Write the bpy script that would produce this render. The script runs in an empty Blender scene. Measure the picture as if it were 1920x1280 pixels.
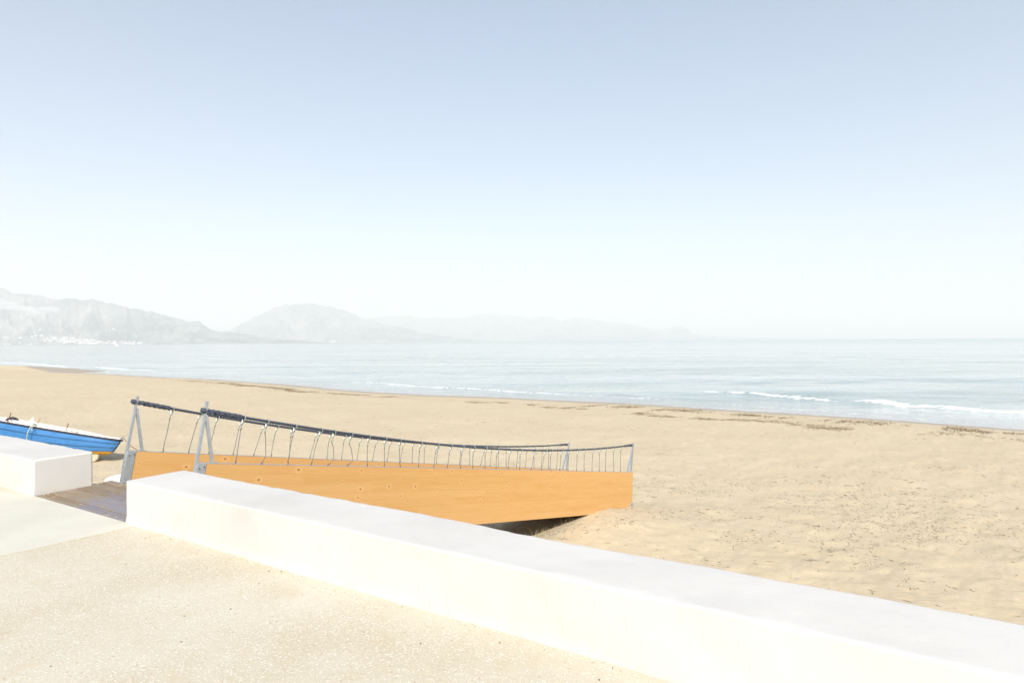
import bpy, bmesh, math, random
import numpy as np
from mathutils import Vector, Matrix

R = math.radians
random.seed(7)
rng = np.random.default_rng(11)
SC = bpy.context.scene
COL = SC.collection

# ------------------------------------------------------------------ camera, sky, sun, exposure
cam_d = bpy.data.cameras.new('camera')
cam_d.sensor_width = 36.0
cam_d.lens = 21.75
cam_d.clip_start = 0.05
cam_d.clip_end = 120000
cam = bpy.data.objects.new('camera', cam_d)
COL.objects.link(cam)
cam.matrix_world = (Matrix.Translation((0, 0, 1.75)) @ Matrix.Rotation(R(90 - 0.074), 4, 'X')
                    @ Matrix.Rotation(R(-0.418), 4, 'Z'))
SC.camera = cam

SUN_EL, SUN_AZ = 39.0, -5.0          # AZ: where shadows point, degrees to the right of the view direction
world = bpy.data.worlds.new('World')
SC.world = world
world.use_nodes = True
wn = world.node_tree
for n in list(wn.nodes):
    wn.nodes.remove(n)
sky = wn.nodes.new('ShaderNodeTexSky')
sky.sky_type = 'NISHITA'
sky.sun_disc = False
sky.sun_elevation = R(SUN_EL)
sky.sun_rotation = R(180 + SUN_AZ)
sky.altitude = 10
sky.air_density = 1.0
sky.dust_density = 2.4
sky.ozone_density = 1.0
bg = wn.nodes.new('ShaderNodeBackground')
bg.inputs[1].default_value = 0.190
wo = wn.nodes.new('ShaderNodeOutputWorld')
# camera-like response for the bright low sky: the physical sky, softened
gm = wn.nodes.new('ShaderNodeGamma')
gm.inputs[1].default_value = 0.72
wn.links.new(sky.outputs[0], gm.inputs[0])
hs = wn.nodes.new('ShaderNodeHueSaturation')
hs.inputs['Saturation'].default_value = 0.94
wn.links.new(gm.outputs[0], hs.inputs['Color'])
wn.links.new(hs.outputs[0], bg.inputs[0])
wn.links.new(bg.outputs[0], wo.inputs[0])

sun_d = bpy.data.lights.new('sun', 'SUN')
sun_d.energy = 4.0
sun_d.angle = R(0.53)
sun_d.color = (1.0, 0.965, 0.915)
sun = bpy.data.objects.new('sun', sun_d)
COL.objects.link(sun)
_d = Vector((math.sin(R(SUN_AZ)) * math.cos(R(SUN_EL)), math.cos(R(SUN_AZ)) * math.cos(R(SUN_EL)), -math.sin(R(SUN_EL))))
sun.rotation_euler = _d.to_track_quat('-Z', 'Y').to_euler()
sun.location = (0, -20, 30)

vs = SC.view_settings
vs.view_transform = 'Standard'
vs.look = 'None'
vs.gamma = 1.0
vs.use_curve_mapping = False
vs.exposure = 0.66
SC.cycles.volume_bounces = 1
SC.cycles.max_bounces = 8

# ------------------------------------------------------------------ helpers
WM = {}

def tag(o, label=None, cat=None, group=None, kind=None):
    for k, v in (('label', label), ('category', cat), ('group', group), ('kind', kind)):
        if v:
            o[k] = v
    return o

def empty(name, loc):
    o = bpy.data.objects.new(name, None)
    COL.objects.link(o)
    o.location = loc
    o.empty_display_size = 0.2
    WM[o.name] = Matrix.Translation(loc)
    return o

def link(name, me, mat=None, parent=None, M=None, smooth=False):
    """link a mesh; M is its world matrix"""
    o = bpy.data.objects.new(name, me)
    COL.objects.link(o)
    if mat is not None and len(me.materials) == 0:
        me.materials.append(mat)
    M = M or Matrix.Identity(4)
    if parent is not None:
        o.parent = parent
        o.matrix_parent_inverse = WM[parent.name].inverted()
    o.matrix_basis = M
    WM[o.name] = M
    if smooth:
        me.polygons.foreach_set('use_smooth', [True] * len(me.polygons))
    return o

def mesh_np(name, V, F):
    """V (n,3) array, F (m,4) or (m,3) array of indices"""
    V = np.asarray(V, dtype=np.float32)
    F = np.asarray(F, dtype=np.int32)
    me = bpy.data.meshes.new(name)
    k = F.shape[1]
    me.vertices.add(len(V))
    me.vertices.foreach_set('co', V.ravel())
    me.loops.add(F.size)
    me.loops.foreach_set('vertex_index', F.ravel())
    me.polygons.add(len(F))
    me.polygons.foreach_set('loop_start', np.arange(0, F.size, k, dtype=np.int32))
    me.polygons.foreach_set('loop_total', np.full(len(F), k, dtype=np.int32))
    me.update(calc_edges=True)
    return me

def grid_faces(nr, nc, wrap=False):
    i = np.arange(nr - 1)[:, None]
    j = np.arange(nc if wrap else nc - 1)[None, :]
    j2 = (j + 1) % nc
    a = i * nc + j
    b = i * nc + j2
    c = (i + 1) * nc + j2
    d = (i + 1) * nc + j
    return np.stack([a, b, c, d], -1).reshape(-1, 4)

class MB:
    """collects simple solids as one mesh"""
    def __init__(self):
        self.V = []
        self.F = []
    def add(self, vs_, fs):
        n = len(self.V)
        self.V += [tuple(v) for v in vs_]
        self.F += [tuple(i + n for i in f) for f in fs]
    def box(self, c, s, M=None):
        x, y, z = s[0] / 2, s[1] / 2, s[2] / 2
        P = [Vector((c[0] + a * x, c[1] + b * y, c[2] + d * z)) for d in (-1, 1) for b in (-1, 1) for a in (-1, 1)]
        if M:
            P = [M @ p for p in P]
        self.add(P, [(0, 2, 3, 1), (4, 5, 7, 6), (0, 1, 5, 4), (2, 6, 7, 3), (1, 3, 7, 5), (0, 4, 6, 2)])
        return self
    def prism(self, quad, off):
        """quad: four points, off: vector of the thickness"""
        off = Vector(off)
        P = [Vector(p) for p in quad] + [Vector(p) + off for p in quad]
        self.add(P, [(3, 2, 1, 0), (4, 5, 6, 7), (0, 1, 5, 4), (1, 2, 6, 5), (2, 3, 7, 6), (3, 0, 4, 7)])
        return self
    def tube(self, pts, r, n=8, caps=True):
        pts = [Vector(p) for p in pts]
        rs = r if isinstance(r, (list, tuple)) else [r] * len(pts)
        rings = []
        up = None
        for i, p in enumerate(pts):
            t = (pts[min(i + 1, len(pts) - 1)] - pts[max(i - 1, 0)]).normalized()
            if up is None:
                up = t.orthogonal().normalized()
            else:
                up = (up - t * up.dot(t))
                up = up.normalized() if up.length > 1e-6 else t.orthogonal().normalized()
            w = t.cross(up)
            rings.append([p + (up * math.cos(2 * math.pi * k / n) + w * math.sin(2 * math.pi * k / n)) * rs[i] for k in range(n)])
        fs = []
        for i in range(len(pts) - 1):
            for k in range(n):
                k2 = (k + 1) % n
                fs.append((i * n + k, i * n + k2, (i + 1) * n + k2, (i + 1) * n + k))
        if caps:
            fs.append(tuple(reversed(range(n))))
            fs.append(tuple((len(pts) - 1) * n + k for k in range(n)))
        self.add([v for rg in rings for v in rg], fs)
        return self
    def mesh(self, name='mesh'):
        me = bpy.data.meshes.new(name)
        me.from_pydata(self.V, [], self.F)
        me.update()
        return me
    def build(self, name, mat, parent=None, M=None, smooth=False, bevel=0.0):
        o = link(name, self.mesh(name), mat, parent, M, smooth)
        if bevel:
            b = o.modifiers.new('bevel', 'BEVEL')
            b.width = bevel
            b.segments = 2
            b.limit_method = 'ANGLE'
        return o

# value noise in numpy (2-D), smooth and cheap
def vnoise(x, y, seed=0):
    xi = np.floor(x).astype(np.int64)
    yi = np.floor(y).astype(np.int64)
    fx = x - xi
    fy = y - yi
    fx = fx * fx * fx * (fx * (fx * 6 - 15) + 10)
    fy = fy * fy * fy * (fy * (fy * 6 - 15) + 10)
    def h(a, b):
        n = (a * 374761393 + b * 668265263 + seed * 974634777) & 0xFFFFFFFF
        n = ((n ^ (n >> 13)) * 1274126177) & 0xFFFFFFFF
        n = n ^ (n >> 16)
        return (n & 0xFFFFFF) / float(0xFFFFFF) * 2 - 1
    return ((h(xi, yi) * (1 - fx) + h(xi + 1, yi) * fx) * (1 - fy)
            + (h(xi, yi + 1) * (1 - fx) + h(xi + 1, yi + 1) * fx) * fy)

def fbm(x, y, oct=4, seed=0, gain=0.5):
    s = 0
    a = 1.0
    for o in range(oct):
        s = s + a * vnoise(x * 2 ** o + 17.3 * o, y * 2 ** o - 9.1 * o, seed + o)
        a *= gain
    return s

# ------------------------------------------------------------------ materials
class NT:
    def __init__(self, name):
        self.m = bpy.data.materials.new(name)
        self.m.use_nodes = True
        self.t = self.m.node_tree
        self.b = self.t.nodes['Principled BSDF']
        self.out = self.t.nodes['Material Output']
    def n(self, kind, **kw):
        nd = self.t.nodes.new('ShaderNode' + kind)
        ins = kw.pop('ins', {})
        for k, v in kw.items():
            setattr(nd, k, v)
        for k, v in ins.items():
            if isinstance(v, bpy.types.NodeSocket):
                self.t.links.new(v, nd.inputs[k])
            else:
                nd.inputs[k].default_value = v
        return nd
    def coord(self, which='Object', scale=(1, 1, 1), rot=(0, 0, 0)):
        c = self.n('TexCoord')
        mp = self.n('Mapping', ins={'Vector': c.outputs[which], 'Scale': scale, 'Rotation': rot})
        return mp.outputs[0]
    def noise(self, vec, scale, detail=4, rough=0.55, dist=0.0):
        return self.n('TexNoise', ins={'Vector': vec, 'Scale': scale, 'Detail': detail, 'Roughness': rough, 'Distortion': dist}).outputs[0]
    def ramp(self, fac, stops):
        r = self.n('ValToRGB', ins={'Fac': fac})
        e = r.color_ramp.elements
        while len(e) < len(stops):
            e.new(0.5)
        for k, (p, c) in enumerate(stops):
            e[k].position = p
            e[k].color = (c, c, c, 1) if isinstance(c, (int, float)) else (*c, 1)
        return r.outputs[0]
    def mix(self, fac, a, b, mode='MIX'):
        nd = self.n('MixRGB', blend_type=mode)
        for k, v in (('Fac', fac), ('Color1', a), ('Color2', b)):
            if isinstance(v, bpy.types.NodeSocket):
                self.t.links.new(v, nd.inputs[k])
            elif k == 'Fac':
                nd.inputs[k].default_value = v
            else:
                nd.inputs[k].default_value = (*v, 1)
        return nd.outputs[0]
    def math(self, op, a, b=0.0, clamp=False):
        nd = self.n('Math', operation=op, use_clamp=clamp)
        for k, v in ((0, a), (1, b)):
            if isinstance(v, bpy.types.NodeSocket):
                self.t.links.new(v, nd.inputs[k])
            else:
                nd.inputs[k].default_value = v
        return nd.outputs[0]
    def set(self, sock, v):
        if isinstance(v, bpy.types.NodeSocket):
            self.t.links.new(v, self.b.inputs[sock])
        elif isinstance(v, tuple) and len(v) == 3:
            self.b.inputs[sock].default_value = (*v, 1)
        else:
            self.b.inputs[sock].default_value = v
    def bump(self, h, strength, dist, prev=None):
        ins = {'Height': h, 'Strength': strength, 'Distance': dist}
        if prev is not None:
            ins['Normal'] = prev
        return self.n('Bump', ins=ins).outputs[0]

def m_simple(name, col, rough=0.7, var=0.12, scale=12, metal=0.0, bump=0.0):
    t = NT(name)
    v = t.coord()
    nz = t.noise(v, scale, 5)
    dark = tuple(c * (1 - var) for c in col)
    light = tuple(min(1, c * (1 + var)) for c in col)
    t.set('Base Color', t.mix(t.ramp(nz, [(0.3, 0.0), (0.7, 1.0)]), dark, light))
    t.set('Roughness', rough)
    t.set('Metallic', metal)
    if bump:
        t.set('Normal', t.bump(t.noise(v, scale * 4, 4), 0.6, bump))
    return t.m

def m_plaster():
    t = NT('white_plaster')
    v = t.coord()
    big = t.noise(v, 0.9, 5, 0.6)
    sm = t.noise(v, 7, 6, 0.65)
    c = t.mix(t.ramp(big, [(0.42, 0.0), (0.72, 1.0)]), (0.54, 0.53, 0.503), (0.48, 0.468, 0.44))
    c = t.mix(t.math('MULTIPLY', t.ramp(sm, [(0.56, 0.0), (0.75, 1.0)]), 0.35), c, (0.55, 0.53, 0.485))
    # sand-coloured dirt low on the wall and a few ochre scuffs
    sx = t.n('SeparateXYZ', ins={0: t.coord()})
    low = t.math('MULTIPLY', t.ramp(sx.outputs[2], [(0.0, 1.0), (0.13, 0.0)]), t.ramp(t.noise(v, 3.0, 5, 0.7), [(0.42, 0.0), (0.68, 1.0)]))
    c = t.mix(t.math('MULTIPLY', low, 0.4), c, (0.56, 0.47, 0.33))
    sc = t.ramp(t.noise(t.coord(scale=(1, 1, 2.2)), 1.7, 6, 0.75, 0.4), [(0.655, 0.0), (0.74, 1.0)])
    c = t.mix(t.math('MULTIPLY', sc, 0.35), c, (0.56, 0.48, 0.34))
    sp = t.n('TexVoronoi', ins={'Vector': v, 'Scale': 5.0})
    c = t.mix(t.ramp(sp.outputs['Distance'], [(0.018, 0.7), (0.035, 0.0)]), c, (0.42, 0.37, 0.3))
    t.set('Base Color', c)
    t.set('Roughness', 0.85)
    n1 = t.bump(t.noise(v, 5, 4), 0.5, 0.006)
    t.set('Normal', t.bump(t.noise(v, 60, 5, 0.6), 0.55, 0.0022, n1))
    return t.m

def m_aggregate():
    t = NT('exposed_aggregate')
    v = t.coord()
    vo = t.n('TexVoronoi', ins={'Vector': v, 'Scale': 62.0, 'Randomness': 1.0})
    vo2 = t.n('TexVoronoi', ins={'Vector': v, 'Scale': 118.0, 'Randomness': 1.0})
    big = t.noise(v, 0.8, 6, 0.6)
    hue = t.n('SeparateColor', ins={0: vo.outputs['Color']})
    base = t.mix(t.ramp(big, [(0.35, 0.0), (0.66, 1.0)]), (0.53, 0.49, 0.40), (0.46, 0.41, 0.305))
    peb = t.mix(hue.outputs[1], (0.635, 0.61, 0.55), (0.54, 0.48, 0.37))
    peb = t.mix(t.ramp(hue.outputs[2], [(0.9, 0.0), (0.97, 1.0)]), peb, (0.44, 0.33, 0.22))
    dens = t.math('ADD', t.math('MULTIPLY', t.noise(v, 1.7, 4, 0.6), 1.1), -0.18)
    isp = t.math('MULTIPLY', t.ramp(vo.outputs['Distance'], [(0.34, 1.0), (0.5, 0.0)]),
                 t.math('LESS_THAN', hue.outputs[0], dens))
    c = t.mix(isp, base, peb)
    s2 = t.n('SeparateColor', ins={0: vo2.outputs['Color']})
    isq = t.math('MULTIPLY', t.ramp(vo2.outputs['Distance'], [(0.28, 1.0), (0.46, 0.0)]), t.ramp(s2.outputs[0], [(0.5, 0.0), (0.6, 0.8)]))
    c = t.mix(isq, c, (0.65, 0.61, 0.52))
    st = t.ramp(t.noise(t.coord(scale=(1, 1, 1)), 2.3, 6, 0.72, 0.5), [(0.56, 0.0), (0.70, 1.0)])
    c = t.mix(t.math('MULTIPLY', st, 0.45), c, (0.45, 0.37, 0.235))
    spk = t.n('TexVoronoi', ins={'Vector': v, 'Scale': 3.6})
    c = t.mix(t.ramp(spk.outputs['Distance'], [(0.022, 0.85), (0.034, 0.0)]), c, (0.13, 0.10, 0.07))
    t.set('Base Color', c)
    t.set('Roughness', 0.9)
    h = t.math('ADD', isp, t.math('MULTIPLY', isq, 0.5))
    n1 = t.bump(t.noise(v, 14, 4), 0.4, 0.006)
    t.set('Normal', t.bump(h, 0.55, 0.0022, n1))
    return t.m

def m_concrete():
    t = NT('smooth_concrete')
    v = t.coord()
    vs_ = t.coord(scale=(1.2, 6.0, 1), rot=(0, 0, R(32)))
    big = t.noise(v, 1.3, 5, 0.6)
    c = t.mix(t.ramp(big, [(0.35, 0.0), (0.7, 1.0)]), (0.555, 0.535, 0.46), (0.49, 0.47, 0.40))
    stn = t.ramp(t.noise(vs_, 5.0, 6, 0.75, 0.3), [(0.60, 0.0), (0.74, 1.0)])
    c = t.mix(t.math('MULTIPLY', stn, 0.5), c, (0.42, 0.37, 0.25))
    t.set('Base Color', c)
    t.set('Roughness', 0.85)
    t.set('Normal', t.bump(t.noise(v, 35, 5, 0.65), 0.4, 0.003))
    return t.m

def m_sand():
    t = NT('beach_sand')
    v = t.coord()
    at = t.n('Attribute', attribute_name='wet').outputs['Fac']
    big = t.noise(v, 0.22, 5, 0.6)
    mid = t.noise(v, 1.6, 6, 0.65)
    strk = t.noise(t.coord(scale=(1.0, 3.2, 1), rot=(0, 0, R(28))), 2.2, 6, 0.7, 0.4)
    fine = t.noise(v, 38, 4, 0.7)
    c = t.mix(t.ramp(big, [(0.35, 0.0), (0.68, 1.0)]), (0.495, 0.412, 0.280), (0.455, 0.372, 0.243))
    c = t.mix(t.math('MULTIPLY', t.ramp(mid, [(0.5, 0.0), (0.75, 1.0)]), 0.55), c, (0.54, 0.455, 0.315))
    c = t.mix(t.math('MULTIPLY', t.ramp(strk, [(0.52, 0.0), (0.72, 1.0)]), 0.5), c, (0.39, 0.305, 0.195))
    mot = t.noise(t.coord(scale=(1.0, 1.5, 1), rot=(0, 0, R(20))), 11, 6, 0.75, 0.5)
    c = t.mix(t.math('MULTIPLY', t.ramp(mot, [(0.53, 0.0), (0.70, 1.0)]), 0.55), c, (0.36, 0.28, 0.175))
    c = t.mix(t.math('MULTIPLY', t.ramp(fine, [(0.35, 0.0), (0.75, 1.0)]), 0.3), c, (0.62, 0.53, 0.38))
    wf = t.math('ADD', at, t.math('MULTIPLY', t.math('SUBTRACT', t.noise(v, 0.5, 4), 0.5), 0.35), )
    wm = t.ramp(wf, [(0.35, 0.0), (0.62, 1.0)])
    c = t.mix(t.math('MULTIPLY', wm, 0.9), c, (0.315, 0.252, 0.185))
    t.set('Base Color', c)
    t.set('Roughness', t.n('MapRange', ins={0: wm, 3: 0.95, 4: 0.42}).outputs[0])
    n1 = t.bump(mid, 0.5, 0.03)
    rp = t.noise(t.coord(scale=(1.0, 4.0, 1), rot=(0, 0, R(40))), 6, 4, 0.6, 0.8)
    n1 = t.bump(rp, 0.6, 0.02, n1)
    n1 = t.bump(fine, 0.5, 0.006, n1)
    t.set('Normal', n1)
    return t.m

def m_sea():
    t = NT('sea_water')
    v = t.coord()
    foam = t.n('Attribute', attribute_name='foam').outputs['Fac']
    sh = t.n('Attribute', attribute_name='shallow').outputs['Fac']
    rot = (0, 0, R(36))
    sd = t.n('Attribute', attribute_name='shore_distance').outputs['Fac']
    deep = t.mix(t.ramp(t.noise(t.coord(scale=(0.12, 1, 1), rot=rot), 0.09, 7, 0.65), [(0.36, 0.0), (0.56, 1.0)]), (0.26, 0.32, 0.315), (0.45, 0.485, 0.465))
    off = t.n('MapRange', ins={0: sd, 1: 500.0, 2: 1500.0, 3: 0.0, 4: 0.8}).outputs[0]
    deep = t.mix(off, deep, (0.085, 0.21, 0.215))
    c = t.mix(sh, deep, (0.34, 0.33, 0.32))
    fr = t.noise(t.coord(scale=(0.45, 1.6, 1), rot=rot), 2.6, 9, 0.8, 0.7)
    fm = t.math('ADD', foam, t.math('MULTIPLY', t.math('SUBTRACT', fr, 0.5), 2.6))
    fm = t.math('MULTIPLY', t.ramp(fm, [(0.38, 0.0), (0.78, 1.0)]), t.ramp(foam, [(0.04, 0.0), (0.22, 1.0)]))
    c = t.mix(fm, c, (0.86, 0.87, 0.86))
    t.set('Base Color', c)
    t.set('Roughness', t.n('MapRange', ins={0: fm, 3: 0.10, 4: 0.75}).outputs[0])
    t.set('IOR', 1.333)
    w1 = t.noise(t.coord(scale=(0.16, 1.0, 1), rot=rot), 0.09, 3, 0.5, 0.3)
    w2 = t.noise(t.coord(scale=(0.30, 1.0, 1), rot=rot), 0.7, 5, 0.6, 0.4)
    w3 = t.noise(t.coord(scale=(0.5, 1.0, 1), rot=rot), 5.0, 4, 0.6, 0.5)
    n1 = t.bump(w1, 0.7, 1.4)
    n1 = t.bump(w2, 0.65, 0.22, n1)
    n1 = t.bump(w3, 0.45, 0.025, n1)
    n1 = t.bump(fm, 0.5, 0.05, n1)
    t.set('Normal', n1)
    return t.m

def m_timber(name, blue_streaks):
    """weathered decking boards, grain along local x; some carry patchy blue-grey streaks"""
    t = NT(name)
    v = t.coord()
    info = t.n('ObjectInfo').outputs['Random']
    sh = t.n('VectorMath', operation='ADD', ins={0: v, 1: t.n('CombineXYZ', ins={0: t.math('MULTIPLY', info, 37.0), 1: info, 2: 0.0}).outputs[0]}).outputs[0]
    st = t.n('Mapping', ins={'Vector': sh, 'Scale': (1.6, 22, 10)}).outputs[0]
    g = t.noise(st, 3.0, 6, 0.65, 0.6)
    c = t.mix(t.ramp(g, [(0.3, 0.0), (0.7, 1.0)]), (0.13, 0.088, 0.055), (0.27, 0.20, 0.13))
    c = t.mix(t.math('MULTIPLY', info, 0.4), c, (0.33, 0.27, 0.19))
    if blue_streaks:
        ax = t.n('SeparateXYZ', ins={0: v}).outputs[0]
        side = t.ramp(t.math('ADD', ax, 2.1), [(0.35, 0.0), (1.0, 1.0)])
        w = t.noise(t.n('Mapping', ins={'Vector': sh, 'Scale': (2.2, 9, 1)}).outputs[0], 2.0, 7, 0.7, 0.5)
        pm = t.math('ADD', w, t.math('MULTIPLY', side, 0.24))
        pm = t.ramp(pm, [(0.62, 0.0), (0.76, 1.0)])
        c = t.mix(t.math('MULTIPLY', pm, 0.62), c, (0.19, 0.205, 0.28))  # blue-grey streaks mixed into the board colour, stronger towards the right
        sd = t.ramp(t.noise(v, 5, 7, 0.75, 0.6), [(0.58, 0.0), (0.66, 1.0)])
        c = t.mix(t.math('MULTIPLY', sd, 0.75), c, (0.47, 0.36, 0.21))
    t.set('Base Color', c)
    t.set('Roughness', 0.55)
    t.set('Normal', t.bump(g, 0.6, 0.004))
    return t.m

def m_glulam():
    t = NT('glulam_timber')
    v = t.coord()
    info = t.n('ObjectInfo').outputs['Random']
    off = t.n('CombineXYZ', ins={0: t.math('MULTIPLY', info, 61.0), 1: 0.0, 2: t.math('MULTIPLY', info, 13.0)}).outputs[0]
    sh = t.n('VectorMath', operation='ADD', ins={0: v, 1: off}).outputs[0]
    g = t.noise(t.n('Mapping', ins={'Vector': sh, 'Scale': (0.8, 1, 26)}).outputs[0], 2.4, 6, 0.6, 0.5)
    g2 = t.noise(t.n('Mapping', ins={'Vector': sh, 'Scale': (0.35, 1, 7)}).outputs[0], 1.6, 4, 0.6, 0.3)
    c = t.mix(t.ramp(g, [(0.3, 0.0), (0.7, 1.0)]), (0.495, 0.262, 0.076), (0.56, 0.335, 0.122))
    c = t.mix(t.math('MULTIPLY', t.ramp(g2, [(0.45, 0.0), (0.7, 1.0)]), 0.5), c, (0.47, 0.23, 0.060))
    c = t.mix(t.math('MULTIPLY', info, 0.42), c, (0.60, 0.36, 0.155))
    # knots
    sp3 = t.n('SeparateXYZ', ins={0: v})
    k = t.n('TexVoronoi', voronoi_dimensions='2D', ins={'Vector': t.n('CombineXYZ', ins={0: sp3.outputs[0], 1: t.math('MULTIPLY', sp3.outputs[2], 1.25), 2: 0.0}).outputs[0], 'Scale': 3.9, 'Randomness': 1.0})
    kc = t.n('SeparateColor', ins={0: k.outputs['Color']})
    sz = t.math('ADD', t.math('MULTIPLY', t.math('POWER', kc.outputs[0], 3.0), 0.052), 0.031)
    d = t.math('DIVIDE', k.outputs['Distance'], sz)
    halo = t.math('MULTIPLY', t.ramp(t.math('DIVIDE', d, 5.0), [(0.25, 0.7), (0.75, 0.0)]), 1.0)
    c = t.mix(t.math('MULTIPLY', halo, 0.7), c, (0.68, 0.41, 0.175))
    c = t.mix(t.ramp(t.math('DIVIDE', d, 2.0), [(0.35, 0.8), (0.66, 0.0)]), c, (0.22, 0.10, 0.03))
    t.set('Base Color', c)
    t.set('Roughness', 0.5)
    t.set('Normal', t.bump(g, 0.3, 0.0015))
    return t.m

def m_rope(name, a, b):
    t = NT(name)
    v = t.coord()
    t.set('Base Color', t.mix(t.ramp(t.noise(v, 160, 3), [(0.35, 0.0), (0.65, 1.0)]), a, b))
    t.set('Roughness', 0.7)
    t.set('Normal', t.bump(t.noise(v, 260, 2), 0.5, 0.001))
    return t.m

def m_boatpaint(name, col, worn=(0.62, 0.68, 0.72), rough=0.35):
    t = NT(name)
    v = t.coord(scale=(1, 3, 3))
    n = t.noise(v, 2.2, 6, 0.65, 0.3)
    c = t.mix(t.ramp(n, [(0.3, 0.0), (0.75, 1.0)]), col, tuple(min(1, q * 1.35 + 0.02) for q in col))
    sc = t.ramp(t.noise(t.coord(scale=(1, 6, 6)), 3.7, 8, 0.8, 0.4), [(0.66, 0.0), (0.72, 1.0)])
    c = t.mix(t.math('MULTIPLY', sc, 0.5), c, worn)
    t.set('Base Color', c)
    t.set('Roughness', rough)
    t.set('Normal', t.bump(n, 0.3, 0.004))
    return t.m

def m_hill(name, rock, scrub):
    t = NT(name)
    v = t.coord()
    n = t.noise(v, 0.0016, 8, 0.65, 0.3)
    n2 = t.noise(t.coord(scale=(1, 1, 2.5)), 0.006, 6, 0.7)
    c = t.mix(t.ramp(n, [(0.40, 0.0), (0.62, 1.0)]), scrub, tuple((a + b) / 2 for a, b in zip(rock, scrub)))
    c = t.mix(t.ramp(n2, [(0.58, 0.0), (0.70, 0.9)]), c, rock)
    t.set('Base Color', c)
    t.set('Roughness', 0.95)
    return t.m

M_PLASTER = m_plaster()
M_AGG = m_aggregate()
M_CONC = m_concrete()
M_SAND = m_sand()
M_SEA = m_sea()
M_DECK = m_timber('blue_streaked_deck_timber', True)
M_TIMBER = m_timber('deck_timber', False)
M_GLULAM = m_glulam()
M_GALV = m_simple('galvanised_steel', (0.40, 0.43, 0.45), 0.45, 0.12, 18, metal=0.55, bump=0.001)
M_BOLT = m_simple('bolt_steel', (0.20, 0.22, 0.24), 0.4, 0.2, 60, metal=0.8)
M_ROPE = m_rope('dark_blue_rope', (0.028, 0.036, 0.055), (0.075, 0.09, 0.12))
M_CORD = m_rope('grey_cord', (0.09, 0.10, 0.09), (0.21, 0.22, 0.20))
M_LOOP = m_rope('grey_green_cord', (0.16, 0.19, 0.16), (0.32, 0.36, 0.31))
M_THIMBLE = m_simple('bright_steel', (0.62, 0.63, 0.63), 0.3, 0.05, 40, metal=0.3)
M_FOOT = m_rope('slate_cord', (0.06, 0.065, 0.10), (0.12, 0.12, 0.17))
M_BLUE = m_boatpaint('blue_boat_paint', (0.035, 0.15, 0.35))
M_YELLOW = m_boatpaint('ochre_boat_paint', (0.48, 0.25, 0.012), (0.35, 0.22, 0.05), 0.5)
M_WHITE = m_boatpaint('white_boat_paint', (0.78, 0.77, 0.74), (0.5, 0.47, 0.42), 0.45)
M_RUBBER = m_simple('black_rubber', (0.03, 0.028, 0.032), 0.7, 0.3, 20)
M_RUST = m_simple('rusty_iron', (0.16, 0.07, 0.035), 0.85, 0.35, 30)
M_RAIL = m_simple('brown_wood', (0.30, 0.20, 0.11), 0.7, 0.25, 15)
M_TYRE = m_simple('sandy_tyre', (0.50, 0.45, 0.31), 0.85, 0.15, 25, bump=0.004)
M_PLASTIC = m_simple('white_plastic', (0.80, 0.80, 0.78), 0.4, 0.04, 8)
M_TWINE = m_rope('pale_rope', (0.30, 0.36, 0.28), (0.5, 0.52, 0.42))
M_WEED = m_simple('dry_seaweed', (0.19, 0.14, 0.075), 0.9, 0.4, 3)
M_TWIG = m_simple('dry_twig', (0.16, 0.11, 0.06), 0.9, 0.45, 2)
M_HOUSE = m_simple('pale_render', (0.84, 0.79, 0.74), 0.85, 0.05, 0.05)
M_ROOF = m_simple('terracotta_roof', (0.50, 0.32, 0.24), 0.85, 0.2, 0.05)
M_HILL = [m_hill('limestone_hill', (0.44, 0.42, 0.38), (0.035, 0.058, 0.070)),
          m_hill('limestone_peak', (0.42, 0.41, 0.39), (0.04, 0.062, 0.072)),
          m_hill('far_ridge_rock', (0.36, 0.35, 0.32), (0.06, 0.075, 0.07))]

# ------------------------------------------------------------------ frames
# wall frame: s along the parapet (to the right), v towards the sea; origin at the
# front corner of the right-hand wall
WO = Vector((-3.78, 6.04, 0))
SX = Vector((0.848, -0.530, 0))
VX = Vector((0.530, 0.848, 0))
M_WALL = Matrix(((SX.x, VX.x, 0, WO.x), (SX.y, VX.y, 0, WO.y), (0, 0, 1, 0), (0, 0, 0, 1)))

def W(s, v, z=0.0):
    return WO + SX * s + VX * v + Vector((0, 0, z))

SHX = np.array([-9000, -1000, -115.5, -83.1, -43.2, -22.5, -12.2, 0.0, 10.6, 19.8, 25.2, 29.4, 60.0, 400.0, 9000])
SHY = np.array([4900, 700, 139.5, 116.1, 89.4, 72.3, 64.0, 58.0, 51.6, 44.2, 39.6, 35.6, 7.0, -300, -8000])
SEA_Z = -3.60
REARTH = 6371000.0

def shore_d(x, y):
    """metres inland of the waterline (negative at sea)"""
    wob = 0.8 * vnoise(x * 0.07, y * 0.0 + 3.3, 5) + 0.35 * vnoise(x * 0.25, 0 * y + 8.1, 6)
    return (np.interp(x, SHX, SHY) - y + wob) * 0.80

# bridge corner points: top edge of each side beam
N0 = Vector((-3.478, 6.83, 0.421)); N1 = Vector((2.873, 14.80, -1.416))
F0 = Vector((-4.839, 7.78, 0.400)); F1 = Vector((1.411, 15.70, -1.533))
BH = 0.93

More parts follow.
